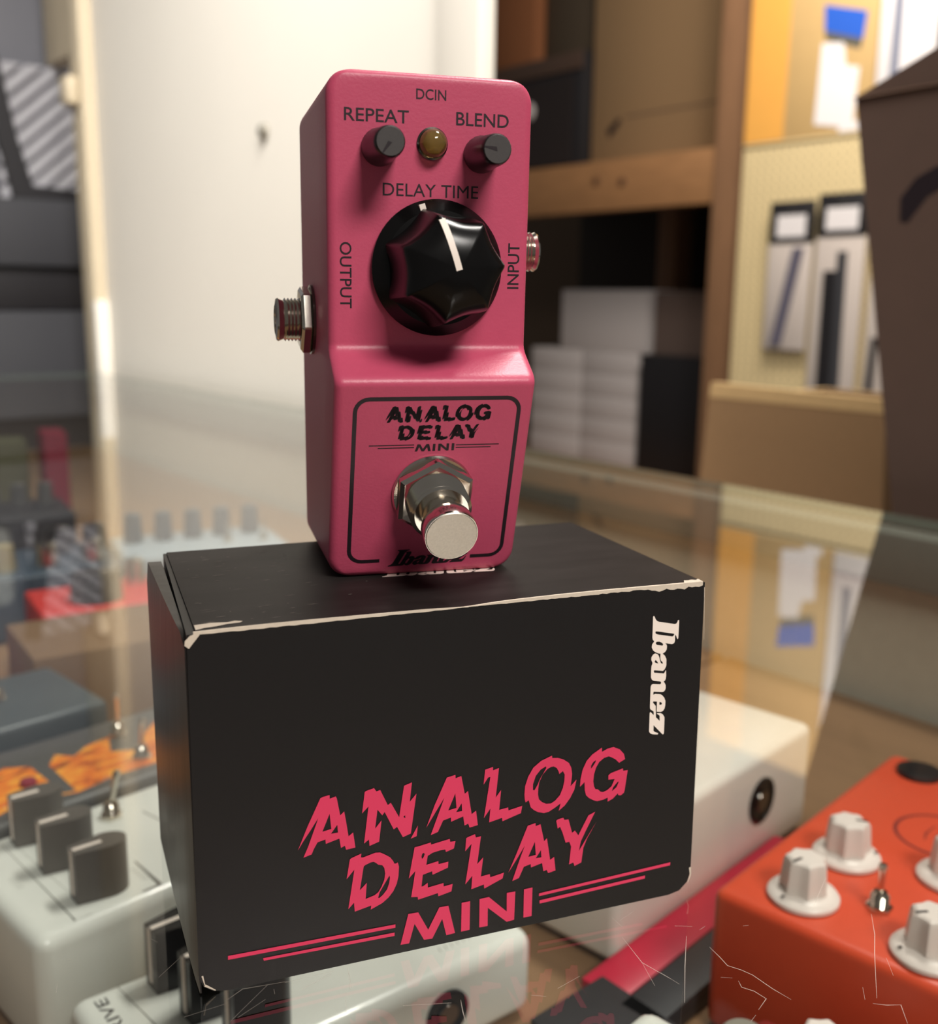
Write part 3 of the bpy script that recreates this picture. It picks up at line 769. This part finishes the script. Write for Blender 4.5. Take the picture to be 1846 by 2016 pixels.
def toggle(par, x, y, z, tilt=.25, h=1.7):
    f = lambda u, v, q: (x+u, y+v, z+q)
    bm = B(); lathe(bm, [(.0, .01), (.42, .01), (.42, .12), (.36, .14)], 6, f=f); t = out('toggle_switch', bm, CHROME, par)
    th_ = [(.2, .1)]
    for k in range(4): th_ += [(.29, .16+.1*k), (.25, .21+.1*k)]
    th_ += [(.2, .6)]
    bm = B(); lathe(bm, th_, 20, f=f); out('threaded_collar', bm, CHROME, t, sharp=60)
    bm = B(); lathe(bm, [(.07, .5), (.10, .7), (.12, h-.25), (.15, h-.12), (.12, h), (0, h+.04)], 14, f=lambda u, v, q: (x+u+tilt*(q-.5), y+v, z+q)); out('lever', bm, CHROME, t)
def stomp(par, x, y, z, m=BRUSHED):
    f = lambda u, v, q: (x+u, y+v, z+q)
    bm = B(); lathe(bm, [(0, .01), (.8, .01), (.8, .1), (.55, .12)], 6, f=f); s = out('footswitch', bm, CHROME, par)
    bm = B(); lathe(bm, [(.4, .1), (.5, .9), (.58, 1.0), (.6, 1.35), (.5, 1.45), (0, 1.47)], 30, f=f); out('plunger', bm, m, s)
def side_jack(par, x, z, r, y=0.):
    f = lambda a, b, h: (x+a, y-h, z+b)
    bm = B(); lathe(bm, [(r*.6, -.1), (r, .0), (r, .10), (r*.86, .14), (r*.84, .05), (r*.5, .04), (r*.46, .10), (r*.32, .10), (r*.30, -.05), (0, -.06)], 30, f=f)
    j = out('jack_socket', bm, BLKGLOSS, par)
    bm = B(); lathe(bm, [(r*.30, .06), (r*.47, .11), (r*.45, .14), (r*.33, .14)], 24, f=f); out('jack_collar', bm, DARKCHROME, j)
def surf_text(par, body, f): return printed('lettering', text(body), f, INK, par)

# cream pedal behind the black box's left side
pa = pedal('cream_pedal', 'cream pedal with three grey block knobs and a toggle switch', -3.55, 12.9, 25, 11, 7.1, 4.5, CREAMPAINT, .5)
for i, (x, y) in enumerate(((2.65, 1.25), (2.65, 3.65), (2.70, 6.0))): bar_knob(pa, x, y, 4.5, -6, GREYPLASTIC)
toggle(pa, 5.2, 5.6, 4.5)
ln = [ribbon([(1.55, 6.4), (1.35, .35), (1.9, .35)], .05), ribbon([(1.85, 6.5), (1.9, 2.0)], .04), ribbon([(4.3, 2.2), (4.2, .35), (3.6, .35)], .16), ribbon([(6.2, 5.2), (6.4, 3.6)], .16)]
printed('frame_lines', merge(*ln), lambda x, y: (x, y, 4.503), mat('grey_ink', (92, 90, 82), .6), pa)
def smudge(par, x, y, z, l, n, ang, m):
    """tiny print too small to read: short strokes"""
    a = math.radians(ang); c, s = math.cos(a), math.sin(a); q = []
    for k in range(n):
        u = l*k/n; q.append(ribbon([(x+u*c, y+u*s), (x+u*c-.22*s+.05*c, y+u*s+.22*c+.05*s)], .07))
    o = printed('small_print', merge(*q), lambda a_, b_: (a_, b_, z), m, par); o['kind'] = 'stuff'; return o
GREYINK = mat('grey_ink', (92, 90, 82), .6)
smudge(pa, .8, 4.0, 4.503, .9, 4, -90, GREYINK); smudge(pa, 3.9, 1.8, 4.503, 1.0, 5, -90, GREYINK)
# cream drive pedal under the front of the black box
pbv = pedal('cream_pedal', 'cream drive pedal with black block knobs below the black box', -1.25, 6.82, 16.5, 13.3, 5.6, 3.0, CREAMPAINT, .5)
for x, y in ((3.15, 4.6), (3.45, 2.75), (3.95, .95)): bar_knob(pbv, x, y, 3.0, 4, BLKGLOSS, 2.0, 1.15, 1.9)
printed('frame_lines', merge(ribbon([(1.41, 5.3), (1.79, 2.5), (2.0, .6)], .05), ribbon([(1.41, 5.3), (2.3, 5.3)], .05), ribbon([(4.9, 5.0), (4.9, 2.2)], .05)), lambda x, y: (x, y, 3.003), mat('grey_ink', (92, 90, 82), .6), pbv)
surf_text(pbv, 'DRIVE', lambda u, v: (1.08-.36*v-.10*u, 2.72+2.28*u, 3.003))
smudge(pbv, 10.2, .95, 3.003, 1.6, 7, 0, GREYINK)
side_jack(pbv, 9.75, 1.6, .78)
# white pedal to the right
pc_ = pedal('white_pedal', 'plain white pedal with a black side socket right of the box', 15.1, 11.6, 25.5, 14.5, 8.5, 5.0, WHITEENAMEL, .4)
side_jack(pc_, 10.1, 2.9, 1.0)
# orange pedal
pd = pedal('orange_pedal', 'orange pedal with white fluted knobs and a mini toggle', 20.4, 0.0, 25.8, 14.3, 9.0, 5.0, ORANGE, .35)
for x, y, a in ((1.55, 6.7, 165), (4.8, 6.75, 300), (1.35, 2.75, 140), (5.9, 3.7, 200)): skirt_knob(pd, x, y, 5.0, a)
toggle(pd, 2.65, 4.75, 5.0, .0, 1.5)
bm = B(); lathe(bm, [(0, .01), (.85, .01), (.85, .18), (.7, .22), (0, .22)], 30, 13.0, 7.4, f=lambda x, y, h: (x, y, 5+h)); out('rubber_pad', bm, BLKPLASTIC, pd)
ring = [(8.6+1.5*math.cos(a), 5.0+1.5*math.sin(a)) for a in [math.radians(t) for t in range(0, 361, 12)]]
st = [ribbon(ring, .14)]+[ribbon([(7.6+.1*i, 4.1+.4*i), (8.4, 4.4+.35*i), (9.5-.1*i, 4.2+.4*i)], .09) for i in range(4)]
printed('round_emblem', merge(*st), lambda x, y: (x, y, 5.004), mat('dark_red_ink', (120, 30, 18), .6), pd)
# crimson pedal squeezed between white and orange ones
ca, sa = math.cos(math.radians(25.5)), math.sin(math.radians(25.5))
ex, ey = 15.1+ca*-2.0+sa*3.45, 11.6+sa*-2.0-ca*3.45
bm = B(); box(bm, 0, 13.5, 1.75, 3.4, 0, .8, .06)
place(tag(out('crimson_carton', bm, CRIMSON), 'flat crimson carton lying along the foot of the white pedal', 'carton'), (ex, ey, ZS), math.radians(25.5))
bm = B(); box(bm, -.3, 13.0, .15, 1.65, 0, .9, .06)  # black strip stands in for the shadow in the gap beside the orange pedal
place(tag(out('black_carton_and_gap_shade', bm, BLACKVINYL), 'long black strip standing in for the shadow between the crimson carton and the orange pedal', 'carton'), (ex, ey, ZS), math.radians(25.5))
# nearest corner: another cream pedal and a small grey one
a_ = math.radians(25)
vx, vy = 11.4, 3.5
pn = pedal('cream_pedal', 'blank cream pedal whose corner points at the crimson pedal', vx-10*math.cos(a_)+7*math.sin(a_), vy-10*math.sin(a_)-7*math.cos(a_), 25, 10, 7, 5.5, CREAMPAINT, .45)
stomp(pn, 5, 2, 5.5)
px_ = pedal('red_pedal', 'small dark red pedal with grey footswitch beside the orange pedal', 15.02, -2.23, 25, 4.0, 5.9, 3.0, mat('dark_red_enamel', (120, 34, 30), .4), .3)
stomp(px_, 1.2, 5.0, 3.0, mat('satin_grey', (136, 130, 118), .5, .3)); skirt_knob(px_, 2.75, 3.5, 3.0, 120)
bk_ = tag(place(out('black_carton_and_gap_shade', box(B(), 0, 3.4, 0, 3.2, 0, .9, .06), BLACKVINYL), (11.9, 6.3, ZS), math.radians(20)), 'flat black carton lying beside the cream drive pedal', 'carton')

# streaked orange-print pedal
def offA(x, y): return (-3.55+x*math.cos(a_)-y*math.sin(a_), 12.9+x*math.sin(a_)+y*math.cos(a_))
x, y = offA(-.5, 7.7)
pf = pedal('print_pedal', 'dark grey pedal with orange streaked picture on its top', x, y, 25, 13.2, 6.3, 4.5, DARKGREY, .3)
art = [[(.6, .9), (2.2, .55), (3.9, 1.3), (5.7, .55), (7.3, .9), (10.2, .8), (12.6, .9), (12.7, 3.6), (11.2, 4.7), (10.0, 3.6), (9.2, 2.5), (8.3, 3.1), (8.9, 4.5), (7.8, 4.3), (7.0, 3.7), (6.5, 4.4), (5.9, 3.6), (5.7, .75), (5.25, .85), (5.3, 4.0), (4.5, 4.6), (3.6, 4.1), (2.4, 4.4), (.8, 4.0)]]
printed('picture_print', fill(art), lambda x, y: (x, y, 4.504), FLAME, pf)
bm = B(); lathe(bm, [(0, 0), (.32, 0), (.3, .2), (0, .28)], 18, 4.6, 2.5, f=lambda x, y, h: (x, y, 4.5+h)); out('button', bm, MAROON, pf)
toggle(pf, 9.3, 4.4, 4.5, .0, 1.9); toggle(pf, 8.9, 1.6, 4.5, .1, 1.7)
for sx_, sy in ((1.2, 3.2), (3.2, 1.2), (6.9, .75)):
    smudge(pf, sx_, sy, 4.508, .8, 4, 0, mat('silver_ink', (180, 176, 178), .5))
x, y = offA(0, 15)
pg = pedal('slate_pedal', 'slate grey metal pedal behind the orange-print pedal', x, y, 25, 9.9, 6.3, 5.0, SLATE, .35)
toggle(pg, 6.2, 3.4, 5.0, 0, 2.0); toggle(pg, 3.0, 3.4, 5.0, 0, 2.0)
# far pedals and boxes in the case
def cyl_knobs(par, spots, z, r, h, m):
    for (x, y) in spots:
        bm = B(); lathe(bm, [(0, .01), (r, .01), (r*.95, h*.5), (r*.86, h), (r*.7, h+.06), (0, h+.07)], 20, x, y, f=lambda u, v, q: (u, v, z+q)); k = out('knob', bm, m, par)
        printed('pointer_line', ([(r*.2, -.05), (r*.8, -.05), (r*.8, .05), (r*.2, .05)], [(0, 1, 2, 3)]), lambda u, v: (x+u, y+v, z+h+.075), WHITEINK, k)
q = tag(place(out('tan_carton', box(B(), 0, 8.5, 0, 7, 0, 4.6, .08), mat('dim_kraft', (118, 90, 64), .85)), (-4.4, 38.5, ZS), math.radians(14)), 'open tan carton standing behind the slate pedal', 'carton')
pr = pedal('red_pedal', 'red pedal with one big dark dial behind the tan carton', -4.2, 46.5, 12, 8.0, 6, 4.6, REDPLASTIC, .25)
cyl_knobs(pr, [(3.6, 2.0)], 4.6, 1.6, 1.7, BLKPLASTIC); cyl_knobs(pr, [(6.6, 4.4)], 4.6, .7, 1.6, CHROME)
pr2 = pedal('red_pedal', 'low red pedal beside the tan carton with a plain top', 4.0, 36.5, 14, 7, 6, 4.4, mat('coral_enamel', (226, 88, 80), .4), .25)
stomp(pr2, 5.0, 2.5, 4.4)
pr3 = pedal('red_pedal', 'red pedal with three silver knobs at the case front', -13.6, 42.5, 14, 7.2, 6, 4.8, REDPLASTIC, .25)
cyl_knobs(pr3, [(2.2, 1.4), (4.2, 1.4), (6.0, 1.4)], 4.8, .6, 1.3, CHROME)
pk = pedal('blue_pedal', 'dark blue pedal with mixed knobs near the maroon carton', -11.5, 55, 12, 13, 8, 4.6, BLUEDARK, .3)
cyl_knobs(pk, [(2.5, 2.2), (9.4, 5.6), (12, 5.6)], 4.6, .9, 1.8, BLKPLASTIC); cyl_knobs(pk, [(5.2, 2.2)], 4.6, .8, 1.7, mat('brass_knob', (170, 150, 96), .4, .5)); cyl_knobs(pk, [(8.0, 2.0), (11.0, 2.0)], 4.6, .8, 1.5, CHROME)
pm_ = pedal('grey_pedal', 'pale grey-blue pedal with five dark knobs along the case back', 1.0, 60.5, 6, 12.5, 7.5, 4.2, mat('blue_grey_enamel', (150, 160, 166), .4), .3)
cyl_knobs(pm_, [(1.5+2.3*i, 5.2) for i in range(5)], 4.2, .72, 2.2, BLUEDARK); toggle(pm_, 8.2, 2.4, 4.2, 0, 1.6); toggle(pm_, 11.0, 2.2, 4.2, 0, 1.6)
pq = pedal('black_pedal', 'black pedal with a row of small knobs at the case far end', -14, 74, 10, 12, 8, 4.8, BLACKVINYL, .3)
cyl_knobs(pq, [(1.6+2.2*i, 5.5) for i in range(5)], 4.8, .7, 1.8, DARKGREY)
q = tag(place(out('maroon_carton', box(B(), 0, 2.2, 0, 5, 0, 9.6, .1), MAROON), (-4.9, 92, ZS), math.radians(8)), 'narrow maroon carton standing upright inside the case', 'carton')
q = tag(place(out('green_carton', box(B(), 0, 5.5, 0, 5, 0, 8.4, .1), mat('olive_card', (88, 86, 62), .7)), (-12, 95, ZS), math.radians(8)), 'olive green carton next to the maroon carton', 'carton')

# ---------------------------------------------------------------- dark gear beyond the far end of the counter
kt = lambda nm, lb, ct, m, s0, s1, t0, t1, z0, z1, bev=.6, grp=None: tag(kbox(nm, m, s0, s1, t0, t1, z0, z1, bev), lb, ct, grp)
kt('gear_cabinet', 'tall charcoal cabinet beyond the end of the counter', 'cabinet', DARKVINYL, -70, -25, -60, 9, ZF, 9.0)
kt('flat_case', 'flat black case lying on the charcoal cabinet', 'case', BLACKVINYL, -70, -26, -60, 9, 9.0, 16.3)
kt('deep_case', 'deeper charcoal case stacked on the flat black case', 'case', DARKVINYL, -70, -24.5, -60, 9, 16.3, 27.3)
fo = thing('foam_panel', 'grey ridged foam panel with black frame on top of the cases', 'foam panel', KW(-30, 0, 27.3), RK)
bm = B(); box(bm, -2.0, 0, -5, 9, 0, 22); out('backing', bm, mat('grey_foam', (132, 130, 136), .9), fo)
def clip(poly, x0, x1, y0, y1):
    for ax, v, sg in ((0, x0, 1), (0, x1, -1), (1, y0, 1), (1, y1, -1)):
        o_ = []
        for p_, q_ in zip(poly, poly[1:]+poly[:1]):
            dp, dq = (p_[ax]-v)*sg, (q_[ax]-v)*sg
            if dp >= 0: o_.append(p_)
            if (dp >= 0) != (dq >= 0):
                k = dp/(dp-dq); o_.append((p_[0]+(q_[0]-p_[0])*k, p_[1]+(q_[1]-p_[1])*k))
        poly = o_
        if len(poly) < 3: return None
    return poly
for i in range(12):
    zz = -13+i*3.1
    pg_ = clip([(-5, zz), (9, zz+12), (9, zz+14.2), (-5, zz+2.2)], -5, 9, .2, 21.8)
    if not pg_: continue
    bm = B(); prism(bm, pg_, 0.0, 1.3, f=lambda t_, z_, h: (h, t_, z_)); out('ridge', bm, mat('pale_foam', (166, 164, 168), .9), fo)
bm = B(); prism(bm, [(-7.0, 22), (-4.4, 22.5), (-2.2, 10), (-.2, 2.4), (9, 2.0), (9, 0), (-3.4, 0), (-5.2, 9)], 1.4, 2.4, f=lambda t_, z_, h: (h, t_, z_)); out('frame', bm, BLACKVINYL, fo)
kt('grey_crate', 'mid grey crate behind the ridged foam panel', 'crate', mat('mid_grey', (112, 112, 118), .7), -75, -36, -60, 12, 27.3, 75)
kt('pale_bundle', 'pale grey bundle left of the foam panel on the cases', 'bundle', mat('grey_cloth', (150, 152, 150), .9), -34, -25.5, -30, -8.2, 27.3, 42, 2.0)

# ---------------------------------------------------------------- wooden storage shelf in the room behind the counter
shf = thing('storage_shelf', 'rough pine storage shelf in the room behind the counter', 'shelf', KW(0, 210, ZF), RK)
def sp(nm, m, s0, s1, t0, t1, z0, z1, bev=.2): return kbox(nm, m, s0, s1, t0-210, t1-210, z0+zc, z1+zc, bev, shf)
sp('upright', WOODUP, -48, -36.5, 206, 220, ZF, 240); sp('upright', WOODUP, -214, -204, 206, 220, ZF, 240)
sp('upright', WOODUP, -146.5, -136.5, 296, 307, ZF, 240); sp('upright', WOODUP, -48, -38, 296, 307, ZF, 240)
sp('rail', WOOD, -204, -48, 207, 213, 41.4, 57.7); sp('rail', WOOD, -204, -48, 207, 213, -66, -50.4)
sp('shelf_board', WOOD, -210, -48, 213, 312, 55.4, 57.7, .05); sp('shelf_board', WOOD, -210, -48, 213, 312, -52.8, -50.4, .05)
sp('shelf_board', WOOD, -210, -48, 213, 312, 160, 162.4, .05)
sp('back_board', mat('dark_ply', (44, 36, 30), .8), -210, -48, 312, 314, -52.8, 160)
for s_, z_ in ((-98.3, 51.2), (-86.4, 50.2)):
    bm = B(); lathe(bm, [(1.6, 0), (1.2, .3), (0, .35)], 16, s_, z_+zc, f=lambda a, b, h: (a, -3-h, b))
    out('knot', bm, mat('wood_knot', (88, 56, 34), .7), shf)
kc = thing('cardboard_box', 'big tan cardboard box with a black mark on the upper shelf', 'box', KW(-122, 228, 57.7), RK)
bm = B(); box(bm, 0, 62, 0, 60, 0, 85, .3); out('carton', bm, KRAFT, kc)
bm = B(); prism(bm, [(8.8, 11.2), (11.2, 12.6), (14.6, 16.3), (13.6, 17.7), (10.2, 15.3), (8.2, 14)], 0, .15, f=lambda x, z, h: (x, -h-.02, z)); out('printed_mark', bm, INK, kc)
bm = B(); box(bm, 17, 61.7, -.1, 0, 17.3, 17.8); out('fold_line', bm, KRAFTDARK, kc)
am = thing('amplifier', 'black amplifier sitting left of the tan box on the shelf', 'amplifier', KW(-176.5, 224, 57.7), RK)
bm = B(); box(bm, 0, 53.5, 0, 50, 0, 42.5, 1.2); out('cabinet', bm, BLACKVINYL, am)
bm = B(); box(bm, 7, 49, -.8, 0, 3.4, 34); out('grille', bm, mat('dark_grille_cloth', (34, 26, 26), .9), am)
bm = B(); box(bm, 0, 53.5, -1, 0, 35.7, 42, .3); out('control_panel', bm, mat('brown_panel', (74, 56, 46), .5), am)
bm = B(); lathe(bm, [(0, 0), (3.4, 0), (2.7, 1.2), (0, 1.4)], 24, 25.5, 24, f=lambda a, b, h: (a, -.8-h, b)); out('badge', bm, LIGHTGREY, am)
kt('orange_carton', 'orange-brown carton stacked on the black amplifier', 'carton', mat('rust_card', (136, 84, 50), .8), -176.5, -152, 226, 266, 100.2, 148, .3)
kt('olive_crate', 'dark olive crate on the amplifier beside the orange-brown carton', 'crate', mat('olive_dark', (72, 60, 46), .8), -151, -124, 231, 268, 100.2, 154, .3)
for cidx, (s0, s1) in enumerate(((-158.5, -130), (-129.2, -100.6))):
    for r in range(5):
        bt = ['lowest', 'second', 'middle', 'fourth', 'topmost'][r]
        kt('white_carton', bt+' white carton of the stack '+('away from' if cidx == 0 else 'next to')+' the black case', 'carton', LIGHTGREY, s0, s1, 235, 278, -50.35+r*8.6, -50.35+r*8.6+8.5, .25, 'white cartons on the lower shelf')
kt('white_carton', 'larger white carton lying across both stacks of small cartons', 'carton', LIGHTGREY, -141.8, -97.8, 235, 274, -7.4, 15.5, .3)
kt('black_case', 'black equipment case right of the white carton stacks', 'case', BLACKVINYL, -97, -50, 232, 278, -50.35, -7.6, 1.0)
kt('shaded_carton_side', 'taupe block standing in for the shaded right side of the larger white carton', 'carton', mat('shaded_white_card', (112, 94, 86), .8), -96, -51, 238, 278, -7.6, 15, .3)  # shade on the white carton's right side, put into a taupe block's colour
# wall shelf over the pegboard
wsf = tag(kbox('wall_shelf', PEG, -33.5, 109, 200.4, 228, 55.25, 56.0, .1), 'cream shelf board fixed above the pegboard', 'shelf')
tb = thing('taped_box', 'cardboard box with orange tape, blue label and white paper label', 'box', KW(-33.4, 200.6, 56), RK)
bm = B(); box(bm, 0, 39, 0, 26, 0, 70, .3); out('carton', bm, mat('yellow_kraft', (200, 166, 112), .8, var=.06, scale=24), tb)
bm = B(); box(bm, 0, 12.8, -.08, 0, .3, 69.7); out('tape_strip', bm, TAPE, tb)
def sticker(nm, poly, m, d=.1):
    bm = B(); prism(bm, [(x*1.7, z*1.7) for x, z in poly], 0, d, f=lambda x, z, h: (x, -h, z)); return out(nm, bm, m, tb)
sticker('blue_label', [(13.6, 19.4), (13.9, 15.6), (20.6, 13.4), (21.0, 17.2)], BLUEINK)
sticker('grey_label', [(13.9, 15.6), (14.2, 14.2), (20.2, 12.0), (20.6, 13.4)], mat('grey_ink', (92, 90, 82), .6))
sticker('paper_label', [(13.2, 1.8), (20.0, .6), (20.4, 9.4), (18.0, 10.0), (17.4, 13.4), (13.6, 13.8)], PAPER)
bm = B(); box(bm, 30, 35.7, -.13, 0, .3, 2.7); out('paper_label', bm, PAPER, tb)
wt = thing('white_carton', 'tall white carton with dark printed stripe on the wall shelf', 'carton', KW(6.0, 200.6, 56), RK)
bm = B(); box(bm, 0, 15, 0, 27, 0, 70, .3); out('carton', bm, PAPER, wt)
bm = B(); box(bm, 3.7, 6.1, -.1, 0, 10, 62); out('printed_stripe', bm, mat('blue_grey_print', (120, 124, 142), .7), wt)
bm = B(); box(bm, .5, 14.4, -.1, 0, 6.1, 7.1); out('printed_line', bm, mat('pale_print', (176, 166, 172), .7), wt)
sm = thing('speaker', 'black speaker cabinet at the end of the wall shelf', 'speaker', KW(21.4, 201.4, 56), RK)
bm = B(); box(bm, 0, 37, 0, 27, 0, 68, .8); out('cabinet', bm, BLACKVINYL, sm)
bm = B(); box(bm, 1.4, 35.7, -.8, 0, 15, 65, .3); out('grille', bm, mat('dark_grille_cloth', (34, 26, 26), .9), sm)
bm = B(); lathe(bm, [(0, 0), (.85, 0), (.7, .85), (0, .93)], 16, 2.7, 10.9, f=lambda a, b, h: (a, -h, b)); out('metal_stud', bm, CHROME, sm)
# packaged straps hanging on the pegboard
def pack(lb, s0, s1, zt, zb, straps):
    p = thing('hanging_pack', lb, 'package', KW(s0, 198.2, zb), RK)
    wd, ht = s1-s0, zt-zb
    bm = B(); box(bm, 0, wd, 0, .6, 0, ht-10.9, .2); out('plastic_bag', bm, CLEARBAG, p)
    bm = B(); box(bm, 0, wd, -.25, .8, ht-11.2, ht, .15); out('header_card', bm, BLACKVINYL, p)
    bm = B(); box(bm, wd*.18, wd*.84, -.4, -.25, ht-9.5, ht-3.7); out('header_label', bm, PAPER, p)
    for x0, x1, y0, y1, sw, m in straps:
        bm = B(); prism(bm, [(x0, y0), (x0+sw, y0), (x1+sw, y1), (x1, y1)], .0, .8, f=lambda x, z, h: (x, -h, z)); out('strap', bm, m, p)
    bm = B(); lathe(bm, [(.5, 0), (.5, 3.4)], 10, wd/2, ht-1.7, f=lambda a, b, h: (a, 2.6-h, b)); out('peg_hook', bm, CHROME, p)
pack('hanging clear pack with a lilac-grey strap on the pegboard', -21, -7.1, 39.2, -1.3, [(3.0, 8.4, 1.4, 28, 3.2, CABLEGREY)])
pack('hanging clear pack with black straps beside the lilac-grey one', -5.8, 8.7, 40.5, -20.6, [(3.7, 3.3, 1.7, 41, 3.8, BLACKVINYL), (7.8, 7.1, 1.7, 46, 2.5, DARKVINYL)])
pack('hanging pale pack with a thin dark cord near the brown box', 10.9, 21.3, 35, -18.8, [(1.6, 2.2, 7, 22, 1.6, BLACKVINYL)])
# boxes behind the counter edge on a work table
tbk = thing('work_table', 'plain work table behind the counter', 'table', KW(85, 6, ZF), RK)
bm = B(); box(bm, 0, 90, 0, 62, 62, 65, .3); out('table_top', bm, WOOD, tbk)
for s_, t_ in ((2, 2), (84, 2), (2, 49), (84, 49)):
    bm = B(); box(bm, s_, s_+4, t_, t_+4, 0, 62); out('leg', bm, WOODUP, tbk)
lc = thing('open_carton', 'low open cardboard carton standing behind the glass counter edge', 'carton', KW(94, 25, -30), RK)
bm = B()
bot = [(-.4, 0), (22.4, 0), (22.4, 22), (-.4, 22)]; top = [(1.7, .0), (20.2, 0), (20.2, 20), (1.7, 20)]
a = [bm.verts.new((x, y, 0)) for x, y in bot]; b = [bm.verts.new((x, y, 33)) for x, y in top]
c = [bm.verts.new((x+(.7 if x < 10 else -.7), y+(.7 if y < 10 else -.7), 33)) for x, y in top]; d = [bm.verts.new((x+(.7 if x < 10 else -.7), y+(.7 if y < 10 else -.7), 2)) for x, y in bot]
for i in range(4):
    j = (i+1) % 4
    bm.faces.new((a[i], a[j], b[j], b[i])); f_ = bm.faces.new((b[i], b[j], c[j], c[i])); f_.material_index = 1; bm.faces.new((c[i], c[j], d[j], d[i]))
bm.faces.new(a[::-1]); bm.faces.new(d)
out('carton', bm, [mat('dull_kraft', (160, 126, 90), .85, var=.06), PLYEDGE], lc, smooth=False)
bm = B(); prism(bm, [(1.7, 33.0), (20.2, 33.0), (20.3, 34.2), (1.9, 34.4)], -.05, .8, f=lambda x, z, h: (x, h, z)); out('folded_rim', bm, PLYEDGE, lc)
bb = thing('brown_box', 'large dark brown cardboard box with black marker stroke at the counter', 'box', KW(119, 8, -30), RK)
bm = B(); prism(bm, [(6.5, 0), (5.8, 28), (.4, 55.6), (7.0, 58.4), (44, 60), (44, 0)], 0, 30, f=lambda x, z, h: (x, h, z)); out('carton', bm, KRAFTDARK, bb, smooth=False)
bm = B()
a = [bm.verts.new(v) for v in ((.3, -.3, 55.5), (43, -.3, 56.2), (43, 4, 66), (7.5, 4, 59.6), (.3, .3, 55.7))]
b = [bm.verts.new((v.co.x, v.co.y+.5, v.co.z)) for v in a]
bm.faces.new(a); bm.faces.new(b[::-1])
for i in range(5): bm.faces.new((a[i], a[(i+1) % 5], b[(i+1) % 5], b[i]))
out('flap', bm, mat('brown_flap', (112, 86, 68), .85), bb, smooth=False)
mk = ribbon([(4.6, 47.4), (4.9, 48.6), (5.6, 49.5), (6.6, 50.0), (7.6, 50.0), (8.6, 49.2), (9.0, 48.0)], 1.5)
printed('marker_stroke', mk, lambda x, z: (x, -.03, z), INK, bb)
